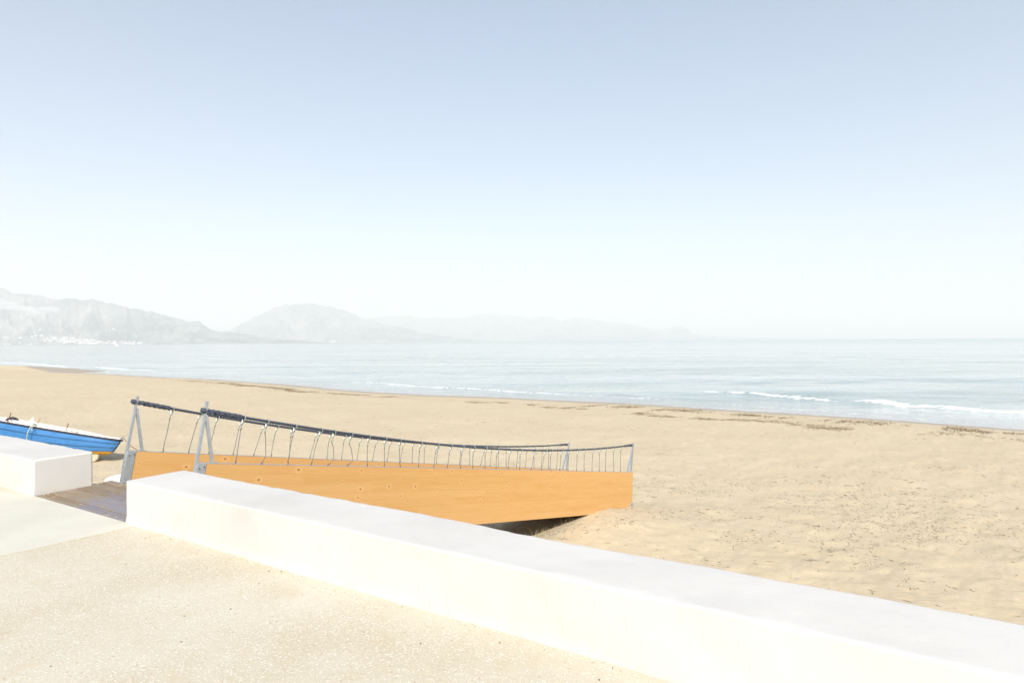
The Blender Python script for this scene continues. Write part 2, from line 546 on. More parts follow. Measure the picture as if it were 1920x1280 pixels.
def sand_z(x, y):
    d = shore_d(x, y)
    up = np.interp(d, [-400, -40, -8, 0, 3, 9, 20, 33, 60, 400], [-14, -2.4, -0.42, 0, 0.22, 0.62, 1.02, 1.24, 1.27, 1.3])
    z = SEA_Z + up
    dry = np.clip((d - 3) / 5, 0, 1)
    z = z + dry * (0.05 * fbm(x * 0.22, y * 0.22, 3, 21) + 0.026 * fbm(x * 1.3, y * 1.3, 3, 31) + 0.011 * fbm(x * 5.0, y * 5.0, 3, 41))
    # footprints and trampled hollows
    fp = vnoise(x * 2.6, y * 2.6, 51)
    z = z - dry * 0.035 * np.clip(fp - 0.45, 0, 1) * np.clip(vnoise(x * 0.12, y * 0.12, 52) + 0.6, 0, 1)
    # pale hump of sand by the water far to the left
    z = z + 0.9 * np.exp(-(((x + 96) / 16) ** 2 + ((y - 122) / 5) ** 2))
    # sand piled under and in front of the foot of the gangway
    ax, ay = N0.x, N0.y
    dx, dy = N1.x - ax, N1.y - ay
    L = math.hypot(dx, dy)
    t = ((x - ax) * dx + (y - ay) * dy) / (L * L)
    p = ((x - ax) * dy - (y - ay) * dx) / L          # > 0: camera side of the near beam
    crest = np.interp(t, np.linspace(0.2, 1.5, 27), np.convolve(np.interp(np.linspace(0.1, 1.6, 31), [0.30, 0.55, 0.68, 0.78, 0.86, 1.0, 1.15, 1.4], [0.0, 0.06, 0.20, 0.36, 0.30, 0.0, 0.0, 0.0]), [0.1, 0.24, 0.32, 0.24, 0.1], 'valid'))
    side = np.where(p > 0, np.exp(-(np.clip(p - 0.15, 0, None) / 1.45) ** 2), np.exp(-(p / 0.9) ** 2))
    vv = (x - WO.x) * VX.x + (y - WO.y) * VX.y
    ss_ = (x - WO.x) * SX.x + (y - WO.y) * SX.y
    z = z + 0.22 * np.exp(-(np.clip(vv, 0, None) / 9.0) ** 2) / (1 + np.exp(-(ss_ + 2.5) / 0.9))
    z = z + crest * side
    z = z + 0.02 * np.exp(-(((x - 2.8) / 1.8) ** 2 + ((y - 13.6) / 1.2) ** 2))
    return z

# ------------------------------------------------------------------ the setting
def polar_sheet(az, rr, zf, cx=0.0, cy=0.0):
    A, Rr = np.meshgrid(az, rr)
    X = cx + np.sin(A) * Rr
    Y = cy + np.cos(A) * Rr
    return X, Y, zf(X, Y)

# sand sheet
az = np.radians(np.concatenate([np.arange(-130, -46, 3.0), np.arange(-46, 46.01, 0.115), np.arange(48, 131, 3.0)]))
rr = np.concatenate([np.linspace(0.6, 7.2, 24), 1 / np.linspace(1 / 7.4, 1 / 62, 250), np.geomspace(62.5, 170, 110), np.geomspace(180, 900, 14)])
X, Y, Z = polar_sheet(az, rr, sand_z)
me = mesh_np('beach_sand', np.stack([X, Y, Z], -1).reshape(-1, 3), grid_faces(len(rr), len(az)))
d = shore_d(X, Y).ravel()
wet = np.clip(1 - (d + 0.4 * vnoise(X.ravel() * 0.4, Y.ravel() * 0.1, 77)) / 5.0, 0, 1).astype(np.float32)
at = me.attributes.new('wet', 'FLOAT', 'POINT'); at.data.foreach_set('value', wet)
sand = link('beach_sand', me, M_SAND, smooth=True)
tag(sand, 'wide pale sand beach sloping gently down to the water', kind='structure')

# sea sheet, curved with the earth
foam_lines = [
    ([(24, 62), (28, 57.5), (33, 51.5), (39, 45)], 0.22, 0.45), ([(31, 46.5), (34.5, 42.2), (40, 35.8)], 0.3, 0.6), ([(20, 60.5), (24.5, 54.8), (29, 49.2)], 0.3, 0.5),
    ([(18.2, 65.4), (20.8, 61.8), (23.2, 58.6), (25.4, 54.7), (27.0, 52.2), (28.6, 50.3)], 0.42, 0.78),
    ([(27.6, 52.6), (29.4, 50.3), (30.7, 48.1), (33.1, 45.8), (35.6, 42.6), (40, 37)], 0.60, 0.95),
    ([(30.1, 46.0), (31.7, 43.8), (34.2, 40.9), (39, 35)], 0.35, 0.7),
    ([(-32.2, 93.2), (-41.1, 97.1), (-48.8, 101.1)], 1.2, 0.5),
    ([(-148.9, 179.9), (-130.4, 168.1), (-102.3, 142.9)], 1.8, 0.8),
    ([(-96.0, 141.8), (-81.1, 128.8), (-67.1, 117.8)], 1.5, 0.85),
    ([(-23.1, 83.7), (-16.1, 77.8), (-10.0, 71.9), (-3.5, 67.4), (0.0, 64.3), (4.2, 62.0), (7.9, 61.7)], 0.40, 0.72),
    ([(-1.7, 65.8), (2.1, 62.8), (6.2, 60.6), (10.8, 57.4), (14.5, 54.6)], 0.36, 0.74),
    ([(-52.2, 108.1), (-36.0, 99.4), (-28.4, 88.9)], 0.9, 0.6),
    ([(10.8, 57.4), (15.6, 53.5), (19.4, 48.9), (23.2, 45.0), (29, 38.5)], 0.28, 0.62),
    ([(16, 62), (20, 58), (24, 53), (28, 47.5)], 0.25, 0.42),
]
crests = [([(-5.4, 88.7), (0.0, 84.4), (5.6, 81.6), (10.2, 79.0)], 1.3, 0.26),
          ([(3.9, 76.7), (8.3, 74.4), (13.5, 71.2)], 1.1, 0.22),
          ([(-24, 104), (-12, 97), (-4, 93)], 1.5, 0.2),
          ([(22, 76), (30, 69), (38, 63)], 1.2, 0.2),
          ([(18.2, 66.0), (20.8, 62.5), (24.4, 57.6), (27.0, 53.2), (31, 48.8), (36, 42.8), (40, 37.6)], 0.6, 0.30),
          ([(-23.1, 84.3), (-10.0, 72.6), (0.0, 65.0), (7.9, 62.2), (14.5, 55.4)], 0.5, 0.14)]

def seg_dist(X, Y, pl):
    best = np.full(X.shape, 1e9)
    u_at = np.zeros(X.shape)
    tot = 0.0
    for (x0, y0), (x1, y1) in zip(pl[:-1], pl[1:]):
        dx, dy = x1 - x0, y1 - y0
        L = math.hypot(dx, dy)
        t = np.clip(((X - x0) * dx + (Y - y0) * dy) / (L * L), 0, 1)
        dd = np.hypot(X - x0 - t * dx, Y - y0 - t * dy)
        m = dd < best
        best = np.where(m, dd, best)
        u_at = np.where(m, tot + t * L, u_at)
        tot += L
    return best, u_at, tot

az = np.radians(np.concatenate([np.arange(-130, -45, 3.0), np.arange(-45, 45.01, 0.075), np.arange(48, 131, 3.0)]))
rr = np.concatenate([np.array([4, 10, 20.0]), 1 / np.linspace(1 / 28, 1 / 1200, 330), np.geomspace(1300, 34000, 60)])
A, Rr = np.meshgrid(az, rr)
X = np.sin(A) * Rr
Y = np.cos(A) * Rr
sd = -shore_d(X, Y)
ca, sa = math.cos(R(-36)), math.sin(R(-36))
U = X * ca + Y * sa            # along the shore
V_ = -X * sa + Y * ca          # out to sea
amp = np.clip(sd / 6, 0, 1) * np.clip(1.4 - Rr / 900, 0, 1)
env = np.clip(0.35 + 0.9 * vnoise(U * 0.035, V_ * 0.09, 61), 0, 1.3)
H = 0.15 * env * np.sin(V_ * 2 * math.pi / 8.5 + 2.2 * vnoise(U * 0.03, V_ * 0.05, 62))
H = H + 0.05 * vnoise(U * 0.16, V_ * 0.55, 63) + 0.02 * vnoise(U * 0.5, V_ * 1.3, 64)
Hs = H * amp
foam = np.zeros(X.shape)
near = Rr < 260
for pl, wdt, st in foam_lines:
    dd, ua, tot = seg_dist(X, Y, pl)
    wv = wdt * (0.75 + 0.5 * vnoise(ua * 0.8, ua * 0.0 + wdt * 10, 65) + 0.25 * vnoise(X * 2.5, Y * 2.5, 66))
    ends = np.clip(np.minimum(ua, tot - ua) / 3.0, 0, 1)
    foam = np.maximum(foam, st * ends * np.exp(-(dd / np.clip(wv, 0.08, None)) ** 2))
for pl, wdt, hh in crests:
    dd, ua, tot = seg_dist(X, Y, pl)
    ends = np.clip(np.minimum(ua, tot - ua) / 6.0, 0, 1)
    Hs = Hs + hh * ends * (0.8 + 0.5 * vnoise(ua * 0.3, ua * 0 + 2, 67)) * np.exp(-(dd / wdt) ** 2)
# thin swash edge of foam, and lace behind it
edge = np.exp(-((sd - 0.35 - 0.3 * vnoise(X * 0.5, Y * 0.5, 68)) / 0.22) ** 2) * 0.55
foam = np.maximum(foam, edge)
lace = np.clip(1 - np.abs(sd - 5) / 9, 0, 1) * np.clip(vnoise(U * 0.12, V_ * 0.7, 69) + 0.1, 0, 1) * 0.42
foam = np.maximum(foam, lace)
shallow = np.clip(1 - sd / 8.0, 0, 1) * 0.75
Zs = SEA_Z - Rr ** 2 / (2 * REARTH) + Hs + np.where(sd < 0, -0.02, 0.0)
me = mesh_np('sea', np.stack([X, Y, Zs], -1).reshape(-1, 3), grid_faces(len(rr), len(az)))
for nm, arr in (('foam', foam), ('shallow', shallow), ('shore_distance', sd)):
    a_ = me.attributes.new(nm, 'FLOAT', 'POINT')
    a_.data.foreach_set('value', arr.ravel().astype(np.float32))
sea = link('sea', me, M_SEA, smooth=True)
tag(sea, 'calm pale turquoise sea with low breaking waves along the shore', kind='structure')

# promenade, retaining wall, concrete path
b = MB()
b.box((-10, -11, -0.15), (70, 22, 0.3))
prom = b.build('promenade', M_AGG, None, M_WALL)
tag(prom, 'pale exposed aggregate paving of the promenade', kind='structure')
b = MB()
b.box((-10, 0.27, -1.65), (70, 0.54, 2.7))
tag(b.build('retaining_wall', M_PLASTER, None, M_WALL), 'retaining wall holding the promenade above the beach', kind='structure')
cp = [(-0.02, -0.004), (-0.0, -0.13), (0.14, -0.16)]
b = MB()
poly = [W(-2.05, -0.003), W(-0.004, -0.003), Vector((-3.60, 5.965, 0)), Vector((-4.24, 5.107, 0)), Vector((-7.5, 0.75, 0)),
        Vector((-14.5, 4.6, 0)), Vector((-9.0, 10.4 - 2.0, 0)), Vector((-6.35, 7.42, 0)), W(-2.12, -0.03)]
n = len(poly)
b.add([p + Vector((0, 0, 0.001)) for p in poly] + [p + Vector((0, 0, 0.006)) for p in poly],
      [tuple(range(n, 2 * n))[::-1]] + [(i, (i + 1) % n, n + (i + 1) % n, n + i) for i in range(n)])
cpath = b.build('concrete_path', M_CONC)
tag(cpath, 'smooth concrete path leading across the paving to the wooden landing', kind='structure')
bm = bmesh.new(); bm.from_mesh(cpath.data); bmesh.ops.recalc_face_normals(bm, faces=bm.faces); bm.to_mesh(cpath.data); bm.free()

# low white walls
def parapet(name, s0, s1, label, th=0.575):
    hgt, r = 0.41, 0.013
    prof = []
    def arc(cx, cz, a0, a1, n=5):
        for k in range(n + 1):
            a = a0 + (a1 - a0) * k / n
            prof.append((cx + r * math.cos(a), cz + r * math.sin(a)))
    for z in np.linspace(-0.29, hgt - r - 0.01, 16):
        prof.append((0.0, z))
    arc(r, hgt - r, math.pi, math.pi / 2)
    for v in np.linspace(r + 0.02, th - r - 0.02, 14):
        prof.append((v, hgt))
    arc(th - r, hgt - r, math.pi / 2, 0)
    for z in np.linspace(hgt - r - 0.01, -0.29, 16):
        prof.append((th, z))
    P = np.array(prof)
    L = abs(s1 - s0)
    ss = np.concatenate([[0, 0.004, 0.012, 0.022], np.arange(0.06, L - 0.03, 0.045), [L - 0.022, L - 0.012, L - 0.004, L]])
    inset = np.interp(ss, [0, 0.004, 0.012, 0.022, 0.03, L - 0.03, L - 0.022, L - 0.012, L - 0.004, L], [0.022, 0.013, 0.005, 0, 0, 0, 0, 0.005, 0.013, 0.022])
    S, K = np.meshgrid(ss, np.arange(len(P)), indexing='ij')
    pv = P[K, 0]
    pz = P[K, 1]
    ins = inset[:, None]
    pv = pv + np.where(pv < th / 2, ins, -ins) * (1.0)
    pz = pz - ins * (pz > hgt - 0.05)
    sw = min(s0, s1) + S
    uu = P[K, 0] - P[K, 1]
    bulge = 0.006 * fbm(sw * 0.9, uu * 1.4, 3, 91) + 0.0022 * fbm(sw * 7, uu * 7, 3, 93)
    base = np.clip(1 - (pz + 0.02) / 0.07, 0, 1) * (pv < th / 2)
    pv = pv + np.where(pv < th / 2, -1, 1) * bulge - base * (0.012 + 0.014 * vnoise(sw * 1.7, sw * 0, 95))
    pz = pz + 0.8 * bulge * (pz > 0.3)
    # worn arris: small chips along the top edges
    ed = (pz > hgt - 0.035) & ((pv < 0.03) | (pv > th - 0.03))
    pz = pz - ed * 0.010 * np.clip(vnoise(sw * 9, pv * 3, 97) - 0.35, 0, 1)
    V3 = np.stack([sw, pv, pz], -1).reshape(-1, 3)
    F = grid_faces(len(ss), len(P)).tolist()
    c = len(P)
    me = bpy.data.meshes.new(name)
    me.from_pydata(V3.tolist(), [], [tuple(f) for f in F] + [tuple(range(c)), tuple(range((len(ss) - 1) * c, len(ss) * c))[::-1]])
    bm = bmesh.new(); bm.from_mesh(me); bmesh.ops.recalc_face_normals(bm, faces=bm.faces); bm.to_mesh(me); bm.free()
    me.update()
    o = link(name, me, M_PLASTER, None, M_WALL, smooth=True)
    me.polygons[-1].use_smooth = False
    me.polygons[-2].use_smooth = False
    return tag(o, label, 'wall')

parapet('parapet_wall', 0.0, 12.0, 'long low white plastered wall running from the gangway across to the lower right')
parapet('parapet_wall', -12.0, -2.078, 'white plastered wall end left of the wooden landing, in front of the blue boat', 0.63)

# wooden landing between the walls
land = empty('wooden_landing', W(-1.05, 0.4, 0))
tag(land, 'worn brown plank landing with patchy blue-grey streaks in the gap between the white walls', 'deck')
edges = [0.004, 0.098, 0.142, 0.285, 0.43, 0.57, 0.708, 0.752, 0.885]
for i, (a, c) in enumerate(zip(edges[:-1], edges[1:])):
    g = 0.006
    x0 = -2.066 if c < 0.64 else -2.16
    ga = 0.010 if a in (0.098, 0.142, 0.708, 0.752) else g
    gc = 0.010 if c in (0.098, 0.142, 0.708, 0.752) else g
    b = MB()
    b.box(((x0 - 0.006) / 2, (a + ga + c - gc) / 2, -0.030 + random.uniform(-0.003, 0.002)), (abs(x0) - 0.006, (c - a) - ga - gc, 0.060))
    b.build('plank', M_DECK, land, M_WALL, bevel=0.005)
b = MB()
for s in (-1.95, -1.3, -0.7, -0.15):
    b.box((s, 0.45, -0.14), (0.08, 0.86, 0.15))
b.box((-1.05, 0.80, -0.14), (2.0, 0.04, 0.15))
for s in (-1.9, -0.2):
    b.box((s, 0.74, -1.4), (0.10, 0.08, 2.42))
b.build('joist', M_TIMBER, land, M_WALL)

# ------------------------------------------------------------------ the gangway with rope rails
gw = empty('rope_rail_gangway', (N0.x, N0.y, -0.5))
tag(gw, 'footbridge sloping to the beach with orange wooden sides and dark rope handrails', 'footbridge')

def frame(A, B):
    e1 = (B - A).normalized()
    e2 = Vector((-e1.y, e1.x, 0)).normalized()           # towards the far side
    e3 = e1.cross(e2).normalized()
    if e3.z < 0:
        e3 = -e3
    M = Matrix(((e1.x, e2.x, e3.x, A.x), (e1.y, e2.y, e3.y, A.y), (e1.z, e2.z, e3.z, A.z), (0, 0, 0, 1)))
    return e1, e2, e3, M, (B - A).length

TH = 0.062
HB = BH * 0.985
TOPM = {}

def side_beam(A, B, seed, flip):
    rnd = random.Random(seed)
    e1, e2, e3, M, L = frame(A, B)
    # local frame: x along, y thickness, z up; far end cut plumb
    lean = 0.13
    beam = link('side_beam', MB().box((L / 2, TH / 2, -HB / 2), (L - 0.35, TH * 0.55, HB - 0.05)).mesh('core'), M_GLULAM, gw, M)
    rows = 8
    for r in range(rows):
        z1 = -HB * r / rows
        z0 = -HB * (r + 1) / rows + 0.0007
        xe1 = L - lean * 0.55 * 0 + 0.0 + (r / rows) * 0.10
        xe0 = L + ((r + 1) / rows) * 0.10
        cuts = sorted([0.0] + [rnd.uniform(0.8, L - 0.8) for _ in range(rnd.choice((1, 2, 2)))])
        cuts.append(None)
        for a, c in zip(cuts[:-1], cuts[1:]):
            pr = rnd.uniform(0, 0.0007)
            xa = a + (0.0006 if a > 0 else 0)
            if c is None:
                q = [(xa, -pr, z0), (xe0, -pr, z0), (xe1, -pr, z1), (xa, -pr, z1)]
            else:
                q = [(xa, -pr, z0), (c, -pr, z0), (c, -pr, z1), (xa, -pr, z1)]
            b = MB().prism(q, (0, TH + 2 * pr, 0))
            o = b.build('lamella', M_GLULAM, beam, M)
    # thin capping strip
    MB().box((L / 2, TH / 2, 0.002), (L, TH + 0.004, 0.0035)).build('capping', M_GALV, gw, M)
    return M, L

def end_frame(M, x, d, L):
    """A-shaped steel stanchion with its shoe; d = +1 at the top end, -1 at the foot"""
    st = link('stanchion', MB().box((x - d * 0.012, TH / 2, 0.245), (0.028, 0.036, 0.88)).mesh('upright'), M_GALV, gw, M)
    if d > 0:
        MB().box((x + 0.034, TH / 2, -HB / 2 + 0.002), (0.098, TH + 0.014, HB + 0.006)).build('shoe', M_GALV, st, M, bevel=0.002)
        for z in (-0.055, -0.075, -0.40, -0.42, -0.66, -0.86):
            for xx in (x + 0.010, x + 0.060):
                zz = z + (0.02 if xx > x + 0.03 else 0)
                b = MB()
                b.tube([(xx, -0.007, zz), (xx, -0.016, zz)], 0.0085, 8)
                if z in (-0.055, -0.40, -0.66, -0.86):
                    b.build('bolt', M_BOLT, st, M)
        top = (x + 0.004, TH / 2, 0.53)
        foot = (x + 0.165, TH / 2, 0.004)
    else:
        top = (x - 0.004, TH / 2, 0.53)
        foot = (x - 0.18, TH / 2, 0.004)
    v = Vector(foot) - Vector(top)
    u = v.normalized()
    side = Vector((u.z, 0, -u.x)) * 0.0145
    q = [Vector(top) - side, Vector(foot) - side, Vector(foot) + side, Vector(top) + side]
    for p in q:
        p.y = TH / 2 - 0.018
    br = MB().prism(q, (0, 0.036, 0)).build('brace', M_GALV, st, M)
    MB().box((foot[0], TH / 2, 0.008), (0.10, TH, 0.008)).build('base_plate', M_GALV, st, M)

beams = []
for A_, B_, sd_ in ((N0, N1, 3), (F0, F1, 5)):
    M_, L_ = side_beam(A_, B_, sd_, False)
    end_frame(M_, 0.011, 1, L_)
    end_frame(M_, L_ - 0.06, -1, L_)
    beams.append((M_, L_))
# bracket low on the sea end of the near beam
br = MB().box((L_ * 0 + beams[0][1] + 0.045, TH / 2, -HB + 0.115), (0.13, TH + 0.02, 0.17)).build('end_bracket', M_GALV, gw, beams[0][0], bevel=0.004)
for xx in (0.01, 0.08):
    for zz in (0.07, 0.15):
        MB().tube([(beams[0][1] + xx, -0.010, -HB + zz), (beams[0][1] + xx, -0.019, -HB + zz)], 0.010, 8).build('bolt', M_BOLT, br, beams[0][0])

# walking boards and bearers between the beams
e1, e2, e3, Mn, Ln = frame(N0, N1)
wid = (F0 - N0).to_2d().length
dirw = (F0 - N0); dirw.z = 0; dirw.normalize()
skew = e1.x * dirw.x + e1.y * dirw.y
pitch = 0.152
board = MB().box((0, wid / 2 + TH / 2, 0), (0.142, wid - TH - 0.02, 0.032)).mesh('walking_board')
board.materials.append(M_TIMBER)
nb = int(Ln / pitch)
for k in range(nb):
    o = bpy.data.objects.new('walking_board', board)
    COL.objects.link(o)
    o.parent = gw
    o.matrix_parent_inverse = WM[gw.name].inverted()
    tt = k / (nb - 1)
    o.matrix_basis = Mn @ Matrix.Translation((0.10 + k * (Ln - 0.2) / nb, 0, -0.44 + random.uniform(-0.002, 0.002) - 0.05 * tt))
for yy in (0.18, 0.8, 1.42):
    MB().box((Ln / 2, yy, -0.55 - 0.02), (Ln - 0.3, 0.07, 0.16)).build('bearer', M_TIMBER, gw, Mn)
for k in range(6):
    MB().box((0.5 + k * (Ln - 1.0) / 5, wid / 2 + TH / 2, -0.72), (0.09, wid - TH - 0.02, 0.12)).build('cross_beam', M_GALV, gw, Mn)

def rope_h(t, far):
    if far:
        return ((0.634 * t - 0.997) * t + 0.996 * 0 + 0.0) * 0 + 0.634 + (-0.997) * t + 0.996 * t * t + 0.005 * t ** 3
    return 0.595 - 0.944 * t + 0.881 * t * t + 0.114 * t ** 3

def rope_pt(A, B, t, far):
    e1, e2, e3, M, L = frame(A, B)
    return A.lerp(B, t) + e2 * (TH / 2) + Vector((0, 0, rope_h(t, far)))

def twisted(path, r_out, r_str, pitch, n_str=3, ns=6, step=0.011):
    """strands laid round a path (list of points)"""
    P = [Vector(p) for p in path]
    mb = MB()
    acc = [0.0]
    for a, c in zip(P[:-1], P[1:]):
        acc.append(acc[-1] + (c - a).length)
    L = acc[-1]
    m = max(4, int(L / step))
    cen = []
    j = 0
    for i in range(m + 1):
        s = L * i / m
        while j < len(acc) - 2 and acc[j + 1] < s:
            j += 1
        f = (s - acc[j]) / max(1e-9, acc[j + 1] - acc[j])
        cen.append((s, P[j].lerp(P[j + 1], f), (P[j + 1] - P[j]).normalized()))
    for k in range(n_str):
        pts = []
        for s, c, t in cen:
            u = Vector((0, 0, 1)) - t * t.z
            u.normalize()
            w = t.cross(u)
            a = 2 * math.pi * (s / pitch + k / n_str)
            pts.append(c + (u * math.cos(a) + w * math.sin(a)) * r_out)
        mb.tube(pts, r_str, ns)
    return mb

hang = {
 False: ([0.054, 0.083, 0.12, 0.157, 0.177, 0.204, 0.233, 0.262, 0.289, 0.33, 0.365, 0.395, 0.422, 0.449, 0.479, 0.51, 0.545, 0.575, 0.62, 0.653, 0.671, 0.708, 0.734, 0.766, 0.792, 0.827, 0.854, 0.881, 0.915, 0.949],
         [0.043, 0.074, 0.109, 0.141, 0.165, 0.195, 0.229, 0.259, 0.289, 0.324, 0.355, 0.385, 0.415, 0.444, 0.475, 0.504, 0.537, 0.57, 0.605, 0.637, 0.665, 0.698, 0.728, 0.76, 0.789, 0.82, 0.85, 0.877, 0.913, 0.943]),
 True: ([0.055, 0.091, 0.115, 0.149, 0.185, 0.205, 0.23, 0.275, 0.3, 0.328, 0.361, 0.396, 0.427, 0.458, 0.48, 0.51, 0.546, 0.581, 0.612, 0.636, 0.688, 0.707, 0.731, 0.756, 0.8, 0.834, 0.86, 0.894, 0.919, 0.96],
        [0.042, 0.074, 0.101, 0.135, 0.166, 0.194, 0.224, 0.26, 0.291, 0.32, 0.351, 0.383, 0.416, 0.447, 0.476, 0.506, 0.539, 0.57, 0.603, 0.634, 0.667, 0.699, 0.726, 0.754, 0.79, 0.822, 0.857, 0.887, 0.916, 0.95])}

for far, A_, B_ in ((False, N0, N1), (True, F0, F1)):
    e1, e2, e3, M_, L_ = frame(A_, B_)
    path = [rope_pt(A_, B_, t, far) for t in np.linspace(0.009, 0.992, 90)]
    rope = twisted(path, 0.0105, 0.0092, 0.125).build('handrail_rope', M_ROPE, gw, smooth=True)
    # braided splices: tucked strands lie over the rope near both ends
    sp = [rope_pt(A_, B_, t, far) for t in np.linspace(0.012, 0.051, 14)]
    sb = twisted(sp, 0.0195, 0.0125, 0.19, 3, 7)
    sb2 = twisted(sp, 0.0200, 0.0105, -0.23, 2, 7)
    sb.add(sb2.V, sb2.F)
    sb.build('rope_splice', M_ROPE, rope, smooth=True)
    sp = [rope_pt(A_, B_, t, far) for t in np.linspace(0.965, 0.996, 8)]
    sb = twisted(sp, 0.015, 0.012, 0.14, 4, 6)
    sb.build('rope_splice', M_ROPE, rope, smooth=True)
    # knotted ends beyond the stanchions
    for t0, dd in ((0.0095, -1), (0.994, 1)):
        c = rope_pt(A_, B_, t0, far)
        kb = MB()
        for q in range(3):
            ring = []
            for k in range(13):
                a = 2 * math.pi * k / 12
                off = e1 * dd * (0.010 + 0.010 * q + 0.008 * math.sin(a + q)) + e3 * 0.022 * math.cos(a) + e2 * 0.030 * math.sin(a)
                ring.append(c + off)
            kb.tube(ring, 0.011, 6, caps=False)
        if dd < 0:
            kb.tube([c + e1 * -0.02, c + e1 * -0.040 + e3 * 0.006, c + e1 * -0.050 - e3 * 0.012], [0.018, 0.014, 0.006], 7)
        kb.build('rope_knot', M_ROPE, rope, smooth=True)
    tops, bots = hang[far]
    kinks = {1: 0.05, 4: 0.09, 5: 0.09, 8: -0.02}
    for i, (ta, tb) in enumerate(zip(tops, bots)):
        P = rope_pt(A_, B_, ta, far)
        Bp = A_.lerp(B_, tb) + e2 * (TH / 2 - 0.006) + Vector((0, 0, 0.003))
        dn = (Bp - P).normalized()
        # loop round the rope, closing at the thimble
        th = P + dn * 0.085 + e1 * (-0.012)
        ring = []
        for k in range(11):
            a = math.pi * (-0.15 + 1.3 * k / 10)
            ring.append(P + e2 * (0.0245 * math.cos(a)) + Vector((0, 0, 1)) * (0.0245 * math.sin(a)) + e1 * 0.006)
        lb = MB()
        lb.tube([th + e2 * 0.003] + ring + [th - e2 * 0.003], 0.0062, 6)
        lb.tube([th, th + dn * 0.05], [0.0085, 0.0075], 6)
        hg = lb.build('hanger', M_LOOP, gw, smooth=True)
        tb_ = MB()
        tv = (P + e1 * -0.02 - Vector((0, 0, 0.028)))
        tb_.tube([tv, tv.lerp(th, 0.6), th], [0.008, 0.010, 0.005], 6)
        tb_.build('thimble', M_THIMBLE, hg, smooth=True)
        s0 = th + dn * 0.05
        kd = kinks.get(i, 0.0) if not far else 0.0
        mid1 = s0.lerp(Bp, 0.4) + e1 * (kd * 0.7 + random.uniform(-0.006, 0.006))
        mid2 = s0.lerp(Bp, 0.75) + e1 * (kd + random.uniform(-0.008, 0.008))
        cb = MB()
        cb.tube([th + dn * 0.02, s0, s0.lerp(mid1, 0.5) + e1 * kd * 0.1, mid1, mid2, Bp], 0.0052, 6)
        cb.tube([s0 - dn * 0.012, s0 + dn * 0.012], 0.0088, 6)
        cb.build('cord', M_CORD, hg, smooth=True)
        MB().tube([Bp + (mid2 - Bp).normalized() * 0.035, Bp], 0.0075, 6).build('cord_end', M_FOOT, hg)

# ------------------------------------------------------------------ the blue boat
bow = Vector((-13.60, 21.50, -1.60))
hd = Vector((0.99, -0.09, 0)).normalized()
pit = R(8.8)
e1 = (hd * math.cos(pit) + Vector((0, 0, -math.sin(pit)))).normalized()
e2 = Vector((-hd.y, hd.x, 0))
e3 = e1.cross(e2)
_r = Matrix.Rotation(R(-13.0), 3, e1)          # heeled a little, near side up
e2, e3 = _r @ e2, _r @ e3
M_BOAT = Matrix(((e1.x, e2.x, e3.x, bow.x), (e1.y, e2.y, e3.y, bow.y), (e1.z, e2.z, e3.z, bow.z), (0, 0, 0, 1)))
boat = empty('rowing_boat', (bow.x - 2.8, bow.y + 1.7, -2.3))
tag(boat, 'blue wooden boat with ochre bottom and white deck beached behind the left wall', 'boat')
LB = 6.6
def hull_b(u):   # half beam at the gunwale, u 0 bow .. 1 stern
    return 0.70 * (1 - abs(2 * (u - 0.5)) ** 2.6) ** 0.62 if 0 < u < 1 else 0.0
def hull_g(u):   # sheer
    return 0.0 - 0.03 * math.sin(math.pi * min(1, max(0, u)))
def hull_k(u):   # keel line
    return -0.53 - 0.34 * math.sin(math.pi * min(1, max(0, u)))
fr = [0.0, 0.27, 0.54, 0.80, 1.0]          # girth fractions: three blue strakes, one ochre strake below the line
def hull_pt(u, f, side):
    bb = hull_b(u)
    g = hull_g(u)
    k = hull_k(u)
    a = f * math.pi / 2
    h = g + (k - g) * (math.sin(a * 0.97 + 0.03) ** 1.05 if f > 0 else 0)
    wv = bb * max(0.0, math.cos(a)) ** 0.55
    x = -LB * u - (0.27 * f if u < 0.5 else -0.20 * f) * max(0, 1 - min(u, 1 - u) * 6)
    return Vector((x, side * (wv + 0.012), h))
us = [0.0, 0.008, 0.02, 0.04, 0.07, 0.11] + [0.16 + 0.042 * k for k in range(17)] + [0.89, 0.93, 0.96, 0.98, 0.992, 1.0]
for side in (-1, 1):
    for si, (f0, f1) in enumerate(((0.0, 0.20), (0.20, 0.40), (0.40, 0.62), (0.62, 1.0))):
        V3 = []
        nn = 5 if si < 3 else 9
        for u in us:
            for k in range(nn):
                f = f0 + (f1 - f0) * k / (nn - 1)
                p = hull_pt(u, f, side)
                lap = (1 - k / (nn - 1)) * -0.020 + 0.018 if si < 3 else -0.004
                V3.append(p + Vector((0, side * lap, 0)))
            # lower edge returns inward, so each plank has an underside
            V3.append(hull_pt(u, f1, side) + Vector((0, side * -0.02, 0.004)))
        V3 = np.array([tuple(p) for p in V3])
        me = mesh_np('strake', V3, grid_faces(len(us), nn + 1))
        link('strake' if si < 3 else 'hull_bottom', me, M_BLUE if si < 3 else M_YELLOW, boat, M_BOAT)
    rail = [hull_pt(u, 0, side) + Vector((0, side * 0.014, -0.018)) for u in us]
    MB().tube(rail, 0.034, 8).build('rub_rail', M_RUBBER, boat, M_BOAT, smooth=True)
    rail = [hull_pt(u, 0, side) + Vector((0, -side * 0.016, 0.016)) for u in us]
    MB().tube(rail, 0.018, 8).build('gunwale', M_WHITE, boat, M_BOAT, smooth=True)
